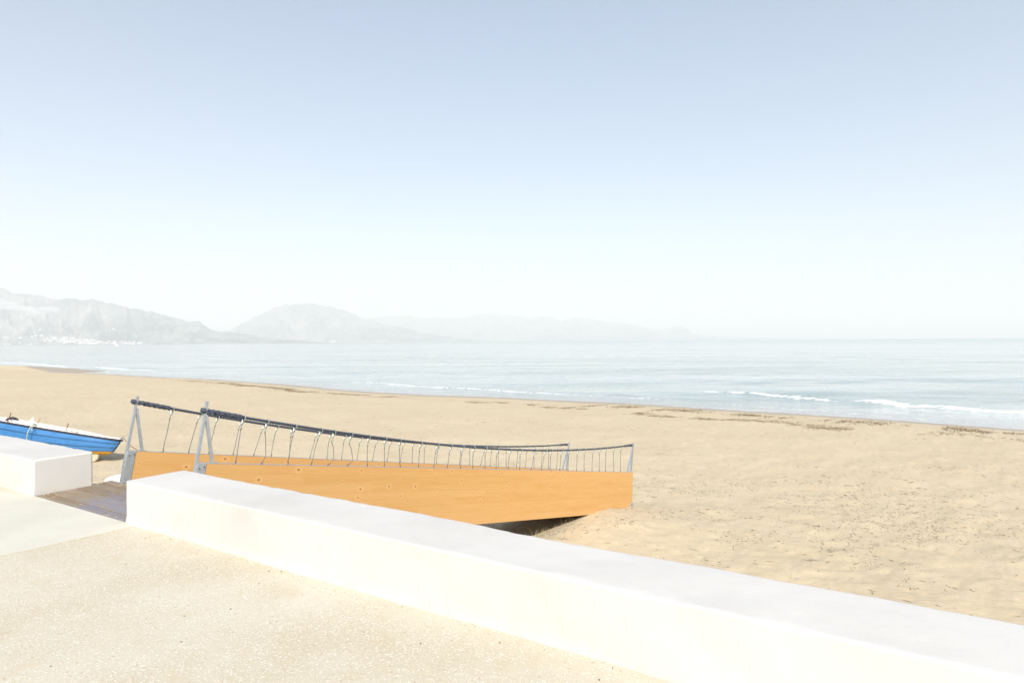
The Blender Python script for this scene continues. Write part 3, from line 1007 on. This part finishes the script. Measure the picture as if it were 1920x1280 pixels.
# deck: crowned, with an open well amidships
V3 = []
for u in us:
    for k in range(-6, 7):
        q = k / 6
        p = hull_pt(u, 0, 1)
        V3.append((p.x, p.y * q * 0.985, p.z + 0.012 + 0.04 * (1 - q * q) * min(1, hull_b(u) / 0.5)))
me = mesh_np('deck', np.array(V3), grid_faces(len(us), 13))
link('deck', me, M_WHITE, boat, M_BOAT, smooth=True)
# low coaming and hatch
cb = MB()
ring = []
for k in range(33):
    a = 2 * math.pi * k / 32
    ring.append(Vector((-3.0 + 1.75 * math.copysign(abs(math.cos(a)) ** 0.6, math.cos(a)), 0.42 * math.copysign(abs(math.sin(a)) ** 0.6, math.sin(a)), 0.02)))
for i in range(32):
    a_, c_ = ring[i], ring[i + 1]
    cb.prism([a_ + Vector((0, 0, -0.10)), c_ + Vector((0, 0, -0.10)), c_ + Vector((0, 0, 0.05)), a_ + Vector((0, 0, 0.05))], Vector((-a_.x - 3.0, -a_.y, 0)).normalized() * 0.03)
cb.build('coaming', M_WHITE, boat, M_BOAT)
MB().box((-1.15, 0, 0.035), (0.55, 0.42, 0.06)).build('hatch', M_WHITE, boat, M_BOAT, bevel=0.015)
# stem post
MB().prism([(0.015, -0.025, 0.05), (-0.27, -0.025, -0.56), (-0.33, -0.025, -0.53), (-0.06, -0.025, 0.05)], (0, 0.05, 0)).build('stem_post', M_BLUE, boat, M_BOAT, bevel=0.004)
MB().prism([(-0.30, -0.02, -0.53), (-LB + 0.3, -0.02, -0.53), (-LB + 0.5, -0.02, -0.60), (-0.40, -0.02, -0.60)], (0, 0.04, 0)).build('keel', M_YELLOW, boat, M_BOAT)
MB().tube([(-0.02, 0, 0.06), (0.03, 0, 0.10), (0.06, 0, 0.07)], 0.012, 7).build('bow_ring', M_RUST, boat, M_BOAT)
# thole pins
for (x, yo, h_, tilt) in ((-1.62, -0.60, 0.26, 0.05), (-2.62, -0.72, 0.30, 0.14), (-3.62, -0.76, 0.30, 0.02)):
    MB().tube([(x, yo, -0.06), (x + tilt * 0.5, yo, h_)], 0.014, 7).build('thole_pin', M_RUST if x < -3 or x > -2 else M_RAIL, boat, M_BOAT)
MB().box((-1.45, -0.60, 0.045), (0.55, 0.05, 0.03)).build('oar_cleat', M_RAIL, boat, M_BOAT)

def boat_w(x, y, z):
    return M_BOAT @ Vector((x, y, z))
# rope over the near side
rp = MB()
pts = [(-2.62, -0.70, 0.05), (-2.63, -0.84, 0.03), (-2.64, -0.90, -0.06), (-2.67, -0.90, -0.22), (-2.70, -0.84, -0.42), (-2.72, -0.76, -0.60)]
rp.tube([boat_w(*p) for p in pts], 0.017, 7)
rp.tube([boat_w(-2.60, -0.86, 0.03), boat_w(-2.56, -0.92, -0.08), boat_w(-2.54, -0.92, -0.15), boat_w(-2.50, -0.925, -0.13)], 0.010, 6)
rp.tube([boat_w(-2.60, -0.78, 0.075), boat_w(-2.64, -0.86, 0.05), boat_w(-2.66, -0.80, 0.07), boat_w(-2.60, -0.76, 0.08)], 0.016, 6)
tag(rp.build('mooring_rope', M_TWINE, smooth=True), 'pale green rope tied over the near side of the blue boat', 'rope')
# frayed line from the bow to the sand
rp = MB()
pts = []
p0 = boat_w(0.05, 0, 0.07)
p1 = Vector((-12.9, 22.4, float(sand_z(np.array(-12.9), np.array(22.4))) + 0.01))
for k in range(9):
    q = k / 8
    p = p0.lerp(p1, q)
    p.z = p0.z * (1 - q) + p1.z * q - 0.25 * math.sin(math.pi * q) * (1 - q)
    p.z = max(p.z, float(sand_z(np.array(p.x), np.array(p.y))) + 0.01)
    pts.append(p)
rp.tube(pts, 0.010, 6)
tag(rp.build('bow_line', M_RUST, smooth=True), 'thin brown line hanging from the bow of the blue boat', 'rope')
# old tyre fender and white can on deck
def torus(mb, c, M, r0, r1, n=20, m=9):
    V3 = []
    for i in range(n):
        a = 2 * math.pi * i / n
        for j in range(m):
            q = 2 * math.pi * j / m
            V3.append(c + M @ Vector(((r0 + r1 * math.cos(q)) * math.cos(a), r1 * 0.8 * math.sin(q), (r0 + r1 * math.cos(q)) * math.sin(a))))
    F = []
    for i in range(n):
        for j in range(m):
            F.append((i * m + j, i * m + (j + 1) % m, ((i + 1) % n) * m + (j + 1) % m, ((i + 1) % n) * m + j))
    mb.add(V3, F)
tb_ = MB()
torus(tb_, boat_w(-3.78, -0.42, -0.02), Matrix.Rotation(R(35), 3, 'Z') @ Matrix.Rotation(R(20), 3, 'X'), 0.16, 0.05)
tag(tb_.build('tyre', M_RUBBER, smooth=True), 'small black tyre lying on the deck of the blue boat', 'tyre')
jb = MB()
jb.tube([boat_w(-2.95, -0.55, 0.03), boat_w(-2.95, -0.55, 0.17), boat_w(-2.95, -0.55, 0.20), boat_w(-2.95, -0.55, 0.235)], [0.075, 0.075, 0.03, 0.028], 12)
jb.tube([boat_w(-2.95, -0.55, 0.235), boat_w(-2.95, -0.55, 0.255)], 0.034, 10)
tag(jb.build('plastic_bottle', M_PLASTIC, smooth=True), 'small white plastic bottle standing on the boat deck beside a pin', 'bottle')

# launching trolley under the boat
wc = Vector((-14.50, 21.30, 0))
wc.z = float(sand_z(np.array(wc.x), np.array(wc.y))) + 0.215
tro = empty('boat_trolley', (wc.x, wc.y, wc.z - 0.205))
tag(tro, 'sandy wheeled trolley under the bow of the blue boat', 'trolley')
ax_dir = Vector((-e1.y * -1, 0, 0))
axd = Vector((-0.2, 0.98, 0))
for q in (0.0,):
    c = wc + axd * q
    c.z = float(sand_z(np.array(c.x), np.array(c.y))) + 0.215
    zr = math.atan2(axd.y, axd.x) - math.pi / 2
    Mr = Matrix.Rotation(zr, 3, 'Z')
    tb_ = MB()
    torus(tb_, Vector(c), Mr, 0.155, 0.075, 28, 11)
    wh = tb_.build('wheel', M_TYRE, tro, smooth=True)
    MB().tube([c - axd * 0.05, c - axd * 0.035, c + axd * 0.05], [0.10, 0.13, 0.13], 20).build('hub', M_TYRE, wh)
MB().tube([wc, wc + axd * 0.9], 0.022, 8).build('axle', M_RUST, tro)
MB().box((0, 0, 0), (0.12, 0.7, 0.10), Matrix.Translation(wc + axd * 0.50 + Vector((0, 0, 0.05))) @ Matrix.Rotation(math.atan2(axd.y, axd.x) - math.pi / 2, 4, 'Z')).build('bearer', M_RAIL, tro)
pc = boat_w(-4.9, 0, -0.70)
gz = float(sand_z(np.array(pc.x), np.array(pc.y)))
tag(MB().box((pc.x, pc.y, (gz + pc.z) / 2), (0.5, 0.5, max(0.2, pc.z - gz))).build('wooden_block', M_RAIL, bevel=0.01), 'wooden block propping the stern of the blue boat', 'block')

# upturned white hull beside the landing, down on the sand
hu = Vector((-11.05, 18.25, 0))
hu.z = float(sand_z(np.array(hu.x), np.array(hu.y))) - 0.03
V3 = []
nu, nv = 25, 15
ang = R(-20)
for i in range(nu):
    u = -1 + 2 * i / (nu - 1)
    wv = 0.55 * (1 - abs(u) ** 2.4) ** 0.6 if abs(u) < 1 else 0.0
    hh = 0.22 * (1 - abs(u) ** 3.0) ** 0.55 if abs(u) < 1 else 0.0
    for j in range(nv):
        a = math.pi * j / (nv - 1)
        x_, y_, z_ = u * 1.25, wv * math.cos(a), hh * math.sin(a) ** 0.8
        V3.append((hu.x + x_ * math.cos(ang) - y_ * math.sin(ang), hu.y + x_ * math.sin(ang) + y_ * math.cos(ang), hu.z + z_))
wh = link('upturned_hull', mesh_np('upturned_hull', np.array(V3), grid_faces(nu, nv)), M_PLASTIC, smooth=True)
tag(wh, 'rounded white upturned hull on the sand just beyond the wooden landing', 'hull')

# ------------------------------------------------------------------ seaweed and driftwood on the sand
def scatter(name, P, ln, wd, mat, label, cat, flat=0.5):
    n = len(P)
    a = rng.uniform(0, math.pi * 2, n)
    l = ln[0] * (ln[1] / ln[0]) ** (rng.random(n) ** 1.6) / 2
    w = wd[0] + (wd[1] - wd[0]) * rng.random(n)
    tilt = rng.normal(0, 0.16, n)
    zc = sand_z(P[:, 0], P[:, 1]) + w * flat * 0.6
    dx, dy = np.cos(a), np.sin(a)
    px, py = -dy, dx
    bend = rng.normal(0, 0.25, n) * l
    Vs = []
    for k, q in enumerate((-1, 0, 1)):
        sc = (0.45, 1.0, 0.3)[k]
        cx = P[:, 0] + dx * l * q + px * bend * (1 - abs(q))
        cy = P[:, 1] + dy * l * q + py * bend * (1 - abs(q))
        cz = zc + np.tan(tilt) * l * q * 0.5 + np.abs(np.tan(tilt)) * l * 0.25
        for ang_ in (math.pi / 2, math.pi * 7 / 6, math.pi * 11 / 6):
            ca_, sa_ = math.cos(ang_), math.sin(ang_)
            Vs.append(np.stack([cx + px * w * ca_ * sc, cy + py * w * ca_ * sc, cz + w * flat * sa_ * sc], -1))
    V3 = np.stack(Vs, 1).reshape(-1, 3)
    base = np.arange(n)[:, None, None] * 9
    f = []
    for k in range(2):
        for j in range(3):
            j2 = (j + 1) % 3
            f.append((k * 3 + j, k * 3 + j2, (k + 1) * 3 + j2, (k + 1) * 3 + j))
    F = (base + np.array(f)[None]).reshape(-1, 4)
    o = link(name, mesh_np(name, V3, F), mat)
    return tag(o, label, cat, kind='stuff')

def along(pl, n, spread, clump=0.5, seed=0):
    pl = np.array(pl)
    seg = np.hypot(*(pl[1:] - pl[:-1]).T)
    acc = np.concatenate([[0], np.cumsum(seg)])
    s = rng.random(n * 3) * acc[-1]
    keep = vnoise(s * 0.6, s * 0 + seed, 200 + seed) + 0.6 * vnoise(s * 2.2, s * 0 + seed, 300 + seed) > rng.uniform(-clump, 0.5, n * 3)
    s = s[keep][:n]
    x = np.interp(s, acc, pl[:, 0])
    y = np.interp(s, acc, pl[:, 1])
    off = rng.normal(0, 1, len(s)) * spread * (0.5 + 0.6 * (vnoise(s * 0.4, s * 0, 400 + seed) + 1)) + 0.5 * vnoise(s * 0.25, s * 0, 500 + seed) + 0.35 * vnoise(s * 1.1, s * 0, 700 + seed) + 0.7 * (rng.random(len(s)) < 0.22)
    return np.stack([x + off * 0.6, y + off * 0.8], -1)

wA = [(-42.4, 79.3), (-36.5, 75.6), (-30.7, 69.7), (-23.9, 63.0), (-18.1, 58.1), (-14.5, 56.1), (-10.3, 54.2), (-9.3, 54.1)]
wB = [(-5.6, 49.5), (-4.0, 49.0), (-2.5, 47.7), (0.0, 45.6), (3.0, 43.6), (5.1, 42.5)]
wC = [(7.8, 39.4), (9.7, 37.7), (11.8, 36.1), (14.5, 34.4), (16.0, 32.0), (17.2, 31.3)]
wD = [(18.0, 31.2), (19.2, 30.1), (21.0, 29.1), (22.7, 27.2), (26, 24)]
scatter('seaweed', np.concatenate([along(wA, 4200, 0.42, 0.7, 1), along(wA, 500, 1.6, 0.1, 9)]), (0.08, 0.4), (0.008, 0.022), M_WEED, 'long dark line of washed up seaweed on the sand at the left of the waterline', 'seaweed')
scatter('seaweed', along(wB, 900, 0.22, 0.4, 2), (0.08, 0.4), (0.008, 0.022), M_WEED, 'short thin seaweed patches on the sand in the middle of the beach', 'seaweed')
scatter('seaweed', np.concatenate([along(wC, 2400, 0.28, 0.7, 3), along(wC, 500, 1.0, 0.1, 10)]), (0.06, 0.3), (0.006, 0.016), M_WEED, 'dark strip of dry seaweed on the sand to the right of the gangway foot', 'seaweed')
scatter('seaweed', along(wD, 520, 0.3, 0.3, 4), (0.06, 0.3), (0.006, 0.016), M_WEED, 'faint scattered seaweed near the right edge of the beach', 'seaweed')
sp_ = [(5.6, 46.8), (12.3, 42.0), (17.6, 37.8), (21.8, 34.2), (25.9, 31.0)]
scatter('pebbles', along(sp_, 2600, 0.9, 0.6, 5), (0.04, 0.12), (0.012, 0.03), M_TWIG, 'sprinkled line of pebbles and shell bits along the damp sand', 'pebbles', 0.8)

# litter of twigs over the dry sand, in loose clusters
n = 170000
th_ = rng.uniform(R(-44), R(44), n)
rd = 1 / rng.uniform(1 / 60.0, 1 / 8.2, n)
Px, Py = np.sin(th_) * rd, np.cos(th_) * rd
cl = vnoise(Px * 0.22, Py * 0.45, 601) + 0.8 * vnoise(Px * 0.9, Py * 1.8, 602) + 0.5 * vnoise(Px * 3, Py * 5, 603)
band = 0.35 * np.exp(-((shore_d(Px, Py) - 24) / 7) ** 2)
keep = (cl + band > rng.uniform(0.05, 3.0, n)) & (shore_d(Px, Py) > 6)
P = np.stack([Px, Py], -1)[keep]
inb = []
scatter('twigs', P, (0.02, 0.13), (0.0022, 0.0075), M_TWIG, 'small dark twigs and bits of weed strewn over the dry sand', 'twigs', 0.7)
n = 26000
th_ = rng.uniform(R(-44), R(44), n)
rd = 1 / rng.uniform(1 / 75.0, 1 / 14.0, n)
Px, Py = np.sin(th_) * rd, np.cos(th_) * rd
cl = 0.7 * vnoise(Px * 0.3, Py * 0.3, 611) + 0.9 * vnoise(Px * 1.1, Py * 1.1, 612)
keep = (cl > rng.uniform(0.2, 2.2, n)) & (shore_d(Px, Py) > 5)
scatter('weed_scraps', np.stack([Px, Py], -1)[keep], (0.05, 0.30), (0.004, 0.014), M_TWIG, 'thin scraps of dry weed sprinkled over the open sand of the beach', 'weed scraps', 0.5)
n = 260
th_ = rng.uniform(R(-5), R(44), n)
rd = 1 / rng.uniform(1 / 20.0, 1 / 8.2, n)
scatter('driftwood', np.stack([np.sin(th_) * rd, np.cos(th_) * rd], -1), (0.06, 0.24), (0.002, 0.006), M_TWIG, 'longer sticks of driftwood lying on the sand behind the white wall', 'driftwood', 0.7)
# grass wisps under the gangway edge
gb = MB()
for k in range(40):
    x0 = random.gauss(0.35, 0.22) if k < 26 else random.gauss(1.0, 0.2)
    y0 = 12.05 + (x0 - 0.35) * 1.0 + random.gauss(0, 0.12)
    z0 = float(sand_z(np.array(x0), np.array(y0)))
    h_ = random.uniform(0.06, 0.2)
    ax_, ay_ = random.gauss(0, 0.07), random.gauss(0, 0.07)
    gb.tube([(x0, y0, z0 - 0.01), (x0 + ax_ * 0.4, y0 + ay_ * 0.4, z0 + h_ * 0.6), (x0 + ax_, y0 + ay_, z0 + h_)], [0.003, 0.0022, 0.001], 4)
tag(gb.build('dry_grass', m_simple('straw', (0.40, 0.36, 0.18), 0.9, 0.2, 3)), 'wisps of dry grass on the shaded sand under the gangway', 'grass', kind='stuff')

# grit on the paving by the foot of the wall
gr = MB()
for k in range(70):
    if k < 24:
        p = W(random.uniform(0.3, 8.5), -abs(random.gauss(0, 0.10)) - 0.03)
    else:
        p = W(random.uniform(-1.0, 7.0), random.uniform(-3.2, -0.1))
    a_ = random.uniform(0.002, 0.0055)
    gr.tube([(p.x, p.y, 0.0), (p.x, p.y, a_ * 0.8), (p.x, p.y, a_ * 1.2)], [a_, a_ * 0.9, a_ * 0.3], 5)
tag(gr.build('grit', M_TWIG), 'scattered dark grit on the paving near the white wall', 'grit', kind='stuff')

# ------------------------------------------------------------------ far coast
FPX = 1160.0
def az_of(px):
    return math.atan((px - 960) / FPX)

def ang_of(px, py):
    """elevation tangent per unit of Y for a skyline point"""
    hor = 638.5 - 0.0073 * (px - 960)
    return (hor - py) / FPX

ranges = [
    ('coastal_mountain', 11000.0, 8750.0, 0, 'long hazy mountain massif at the far left with a white town at its foot',
     [(-900, 560), (-600, 500), (-300, 470), (-120, 490), (0, 536), (20, 545), (45, 549), (75, 553), (92, 558), (115, 558), (140, 557), (155, 561), (170, 559), (200, 565), (222, 570), (242, 577), (265, 580),
      (285, 582), (300, 586), (325, 595), (345, 599), (375, 601), (382, 609), (395, 618), (410, 622), (440, 624), (480, 629), (540, 636), (600, 641), (640, 643)]),
    ('coastal_mountain', 16500.0, 13600.0, 1, 'pale broad peak rising behind the bay in the middle left',
     [(330, 640), (380, 630), (410, 622), (430, 619), (450, 608), (480, 592), (505, 580), (512, 576), (520, 573), (527, 573.5), (536, 569), (545, 570), (555, 567), (563, 569), (575, 566), (588, 567), (596, 571), (604, 569.5), (613, 574), (624, 573), (634, 578), (645, 579), (655, 584),
      (675, 594), (700, 601), (730, 609), (780, 620), (840, 631), (900, 639)]),
    ('coastal_mountain', 22500.0, 19000.0, 2, 'very faint long ridge fading out along the horizon toward the right',
     [(600, 620), (640, 604), (675, 598), (700, 593), (735, 591), (770, 592), (800, 598), (815, 594), (860, 595), (900, 588), (930, 585), (960, 590), (990, 595), (1010, 591), (1030, 592),
      (1055, 600), (1085, 593), (1110, 599), (1130, 602), (1170, 604), (1200, 611), (1220, 615), (1240, 619), (1260, 612), (1280, 611), (1292, 617), (1298, 626), (1320, 630), (1380, 632), (1480, 633.5), (1560, 635)]),
]

def mountain_fn(ridge, D1, D0):
    xs = np.array([p[0] for p in ridge], float)
    hs = np.array([ang_of(*p) for p in ridge])
    def f(px, s):
        """px: picture column of the line of sight, s 0 foot .. 1 ridge .. 1.5 back; returns x, y, z"""
        Yd = D0 + (D1 - D0) * s
        hr = np.interp(px, xs, hs) * D1 + 1.75
        hr = hr + np.where(hr > 60, 1, 0) * (D1 / 11000) * (15 * fbm(px * 0.08, px * 0, 5, 701 + int(D1) % 97))
        seaz = -D0 ** 2 / (2 * REARTH) - 8
        foot = np.clip((s - 0.0) / 1.0, 0, 1)
        prof = 0.28 * foot + 0.72 * foot ** 2.1
        gul = (fbm(px * 0.035, s * 3.0, 5, 711 + int(D1) % 89, 0.62)) * 0.24 * np.sin(np.clip(s, 0, 1) * math.pi) ** 0.7
        z = seaz + (hr - seaz) * np.clip(prof + gul * prof ** 0.4 - 0.02, 0, 1.0)
        z = np.where(s > 1, seaz + (hr - seaz) * (1 - 1.4 * (s - 1)) - 40 * (s - 1), z)
        X_ = (px - 960) / FPX * Yd
        # never above the sight line to the ridge
        lim = (np.interp(px, xs, hs)) * Yd * 0.985 + 1.75
        z = np.where(s < 0.97, np.minimum(z, np.maximum(lim, seaz + 6 * s)), z)
        return X_, Yd, z
    return f

mfs = []
for nm, D1, D0, mi, lab, ridge in ranges:
    f = mountain_fn(ridge, D1, D0)
    mfs.append(f)
    px = np.linspace(ridge[0][0], ridge[-1][0], int((ridge[-1][0] - ridge[0][0]) / 2.2))
    s = np.concatenate([np.linspace(-0.03, 1.0, 70), np.linspace(1.03, 1.6, 8)])
    PX, S = np.meshgrid(px, s)
    X_, Y_, Z_ = f(PX, S)
    Z_ = np.where(S < 0, Z_ - 30, Z_)
    me = mesh_np(nm, np.stack([X_, Y_ + 0 * X_, Z_], -1).reshape(-1, 3), grid_faces(len(s), len(px)))
    tag(link(nm, me, M_HILL[mi], smooth=True), lab, kind='structure')

# white town at the foot of the left massif, one object per house
hb = MB()
hb.box((0, 0, 4.0), (12, 10, 8.6))
hb.add([(-6.4, -5.4, 8.3), (6.4, -5.4, 8.3), (6.4, 5.4, 8.3), (-6.4, 5.4, 8.3), (-6.4, 0, 10.2), (6.4, 0, 10.2)],
       [(0, 1, 5, 4), (2, 3, 4, 5), (0, 4, 3), (1, 2, 5), (3, 2, 1, 0)])
hme = hb.mesh('house')
hme.materials.append(M_HOUSE)
fx, fs_ = mfs[0], None
cand = []
tries = 0
def in_town(px, py):
    top = np.interp(px, [0, 60, 80, 105, 125, 150, 180, 205, 240, 310], [630.5, 630.5, 628, 628.5, 632, 635, 637, 639, 641, 642.6])
    bot = np.interp(px, [0, 60, 75, 110, 150, 180, 240, 310], [636.5, 637, 639, 643, 645, 645.5, 645.6, 645.0])
    return top < py < bot
while len(cand) < 270 and tries < 60000:
    tries += 1
    px_ = random.uniform(0, 300) if random.random() < 0.75 else random.uniform(60, 240)
    s_ = random.uniform(0.002, 0.42)
    X_, Y_, Z_ = fx(np.array(px_), np.array(s_))
    X_, Y_, Z_ = float(X_), float(Y_), float(Z_)
    hor = 638.5 - 0.0073 * (px_ - 960)
    py_ = hor - (Z_ - 1.75) / Y_ * FPX
    ok = in_town(px_, py_)
    if not ok:
        if px_ < 62 and 643.5 < py_ < 646.5:
            ok = random.random() < 0.5
        elif 50 < px_ < 80 and 619 < py_ < 628:
            ok = random.random() < 0.10
        elif 120 < px_ < 155 and 626 < py_ < 629:
            ok = random.random() < 0.2
        elif 195 < px_ < 250 and 617 < py_ < 621:
            ok = random.random() < 0.25
    if ok:
        cand.append((X_, Y_, Z_, px_, py_))
for i, (x, y, z, px_, py_) in enumerate(cand):
    o = bpy.data.objects.new('house', hme)
    COL.objects.link(o)
    o.location = (x, y, z - 3)
    sc = random.uniform(0.9, 1.7)
    o.scale = (sc * random.uniform(1.0, 1.9), sc, sc * random.uniform(0.8, 1.1))
    o.rotation_euler = (0, 0, random.uniform(-0.5, 0.5))
    if py_ < 629.2 and not in_town(px_, py_):
        tag(o, 'tiny pale house standing alone on the slope above the white town', 'house', 'scattered houses above the far town')
    elif px_ < 62 and py_ > 641:
        tag(o, 'tiny pale house of the low row on the water at the left frame edge', 'house', 'waterside houses at the left edge')
    elif px_ < 120:
        tag(o, 'tiny pale house in the broad left part of the white town', 'house', 'houses in the left part of the far town')
    elif px_ < 200:
        tag(o, 'tiny pale house in the narrowing middle part of the white town', 'house', 'houses in the middle of the far town')
    else:
        tag(o, 'tiny pale house in the thin right end of the white town at the water', 'house', 'houses at the right end of the far town')
# a few more hamlets below the second peak
for i in range(16):
    px_ = random.choice((random.uniform(560, 600), random.uniform(380, 410), random.uniform(600, 640)))
    X_, Y_, Z_ = mfs[1](np.array(px_), np.array(random.uniform(0.01, 0.12)))
    o = bpy.data.objects.new('house', hme)
    COL.objects.link(o)
    o.location = (float(X_), float(Y_), float(Z_) - 2)
    o.scale = (3.2, 2.2, 2.0)
    tag(o, 'tiny pale house at the foot of the middle peak across the bay', 'house', 'houses below the middle peak')

# small white motor boat far out
db = empty('motor_boat', (-1095, 1715, SEA_Z - 0.3))
tag(db, 'tiny white boat far out on the water below the town', 'boat')
MB().prism([(-1099, 1715, -3.9), (-1091.5, 1715, -3.9), (-1090, 1715, -2.5), (-1099, 1715, -2.6)], (0, 2.2, 0)).build('hull', M_WHITE, db)
MB().box((-1096, 1716, -1.9), (3, 1.8, 1.3)).build('cabin', M_WHITE, db)

# ------------------------------------------------------------------ air
def closed_box(name, lo, hi):
    c = [(a + b_) / 2 for a, b_ in zip(lo, hi)]
    s_ = [b_ - a for a, b_ in zip(lo, hi)]
    return MB().box(c, s_).mesh(name)

def m_volume(name, col, dens, aniso=0.0):
    m = bpy.data.materials.new(name)
    m.use_nodes = True
    t = m.node_tree
    t.nodes.clear()
    o = t.nodes.new('ShaderNodeOutputMaterial')
    v = t.nodes.new('ShaderNodeVolumePrincipled')
    v.inputs['Color'].default_value = (*col, 1)
    v.inputs['Density'].default_value = dens
    v.inputs['Anisotropy'].default_value = aniso
    t.links.new(v.outputs[0], o.inputs['Volume'])
    return m

haze = link('haze', closed_box('haze', (-36000, -3000, -110), (36000, 36000, 1250)), m_volume('pale_haze', (0.995, 0.975, 0.945), 1.1e-4))
haze['kind'] = 'stuff'

M_CLOUD = m_volume('cloud_vapour', (1, 1, 1), 0.0035)
cb = MB()
for (px_, py_, rx, rz) in ((-30, 568, 420, 110), (6, 572, 260, 75), (25, 576, 230, 45), (48, 579, 220, 32), (90, 579, 190, 40), (75, 585, 150, 35)):
    Yd = 9900.0
    X_ = (px_ - 960) / FPX * Yd
    hor = 638.5 - 0.0073 * (px_ - 960)
    Z_ = (hor - py_) / FPX * Yd + 1.75
    V3, F3 = [], []
    nA, nB = 14, 9
    for i in range(nB):
        a = math.pi * i / (nB - 1)
        for j in range(nA):
            q = 2 * math.pi * j / nA
            V3.append((X_ + rx * math.sin(a) * math.cos(q), Yd + 150 * math.sin(a) * math.sin(q), Z_ + rz * math.cos(a)))
    for i in range(nB - 1):
        for j in range(nA):
            F3.append((i * nA + j, (i + 1) * nA + j, (i + 1) * nA + (j + 1) % nA, i * nA + (j + 1) % nA))
    cb.add(V3, F3)
tag(cb.build('low_cloud', M_CLOUD), 'bank of low white cloud against the slope of the left mountain', 'cloud', kind='stuff')
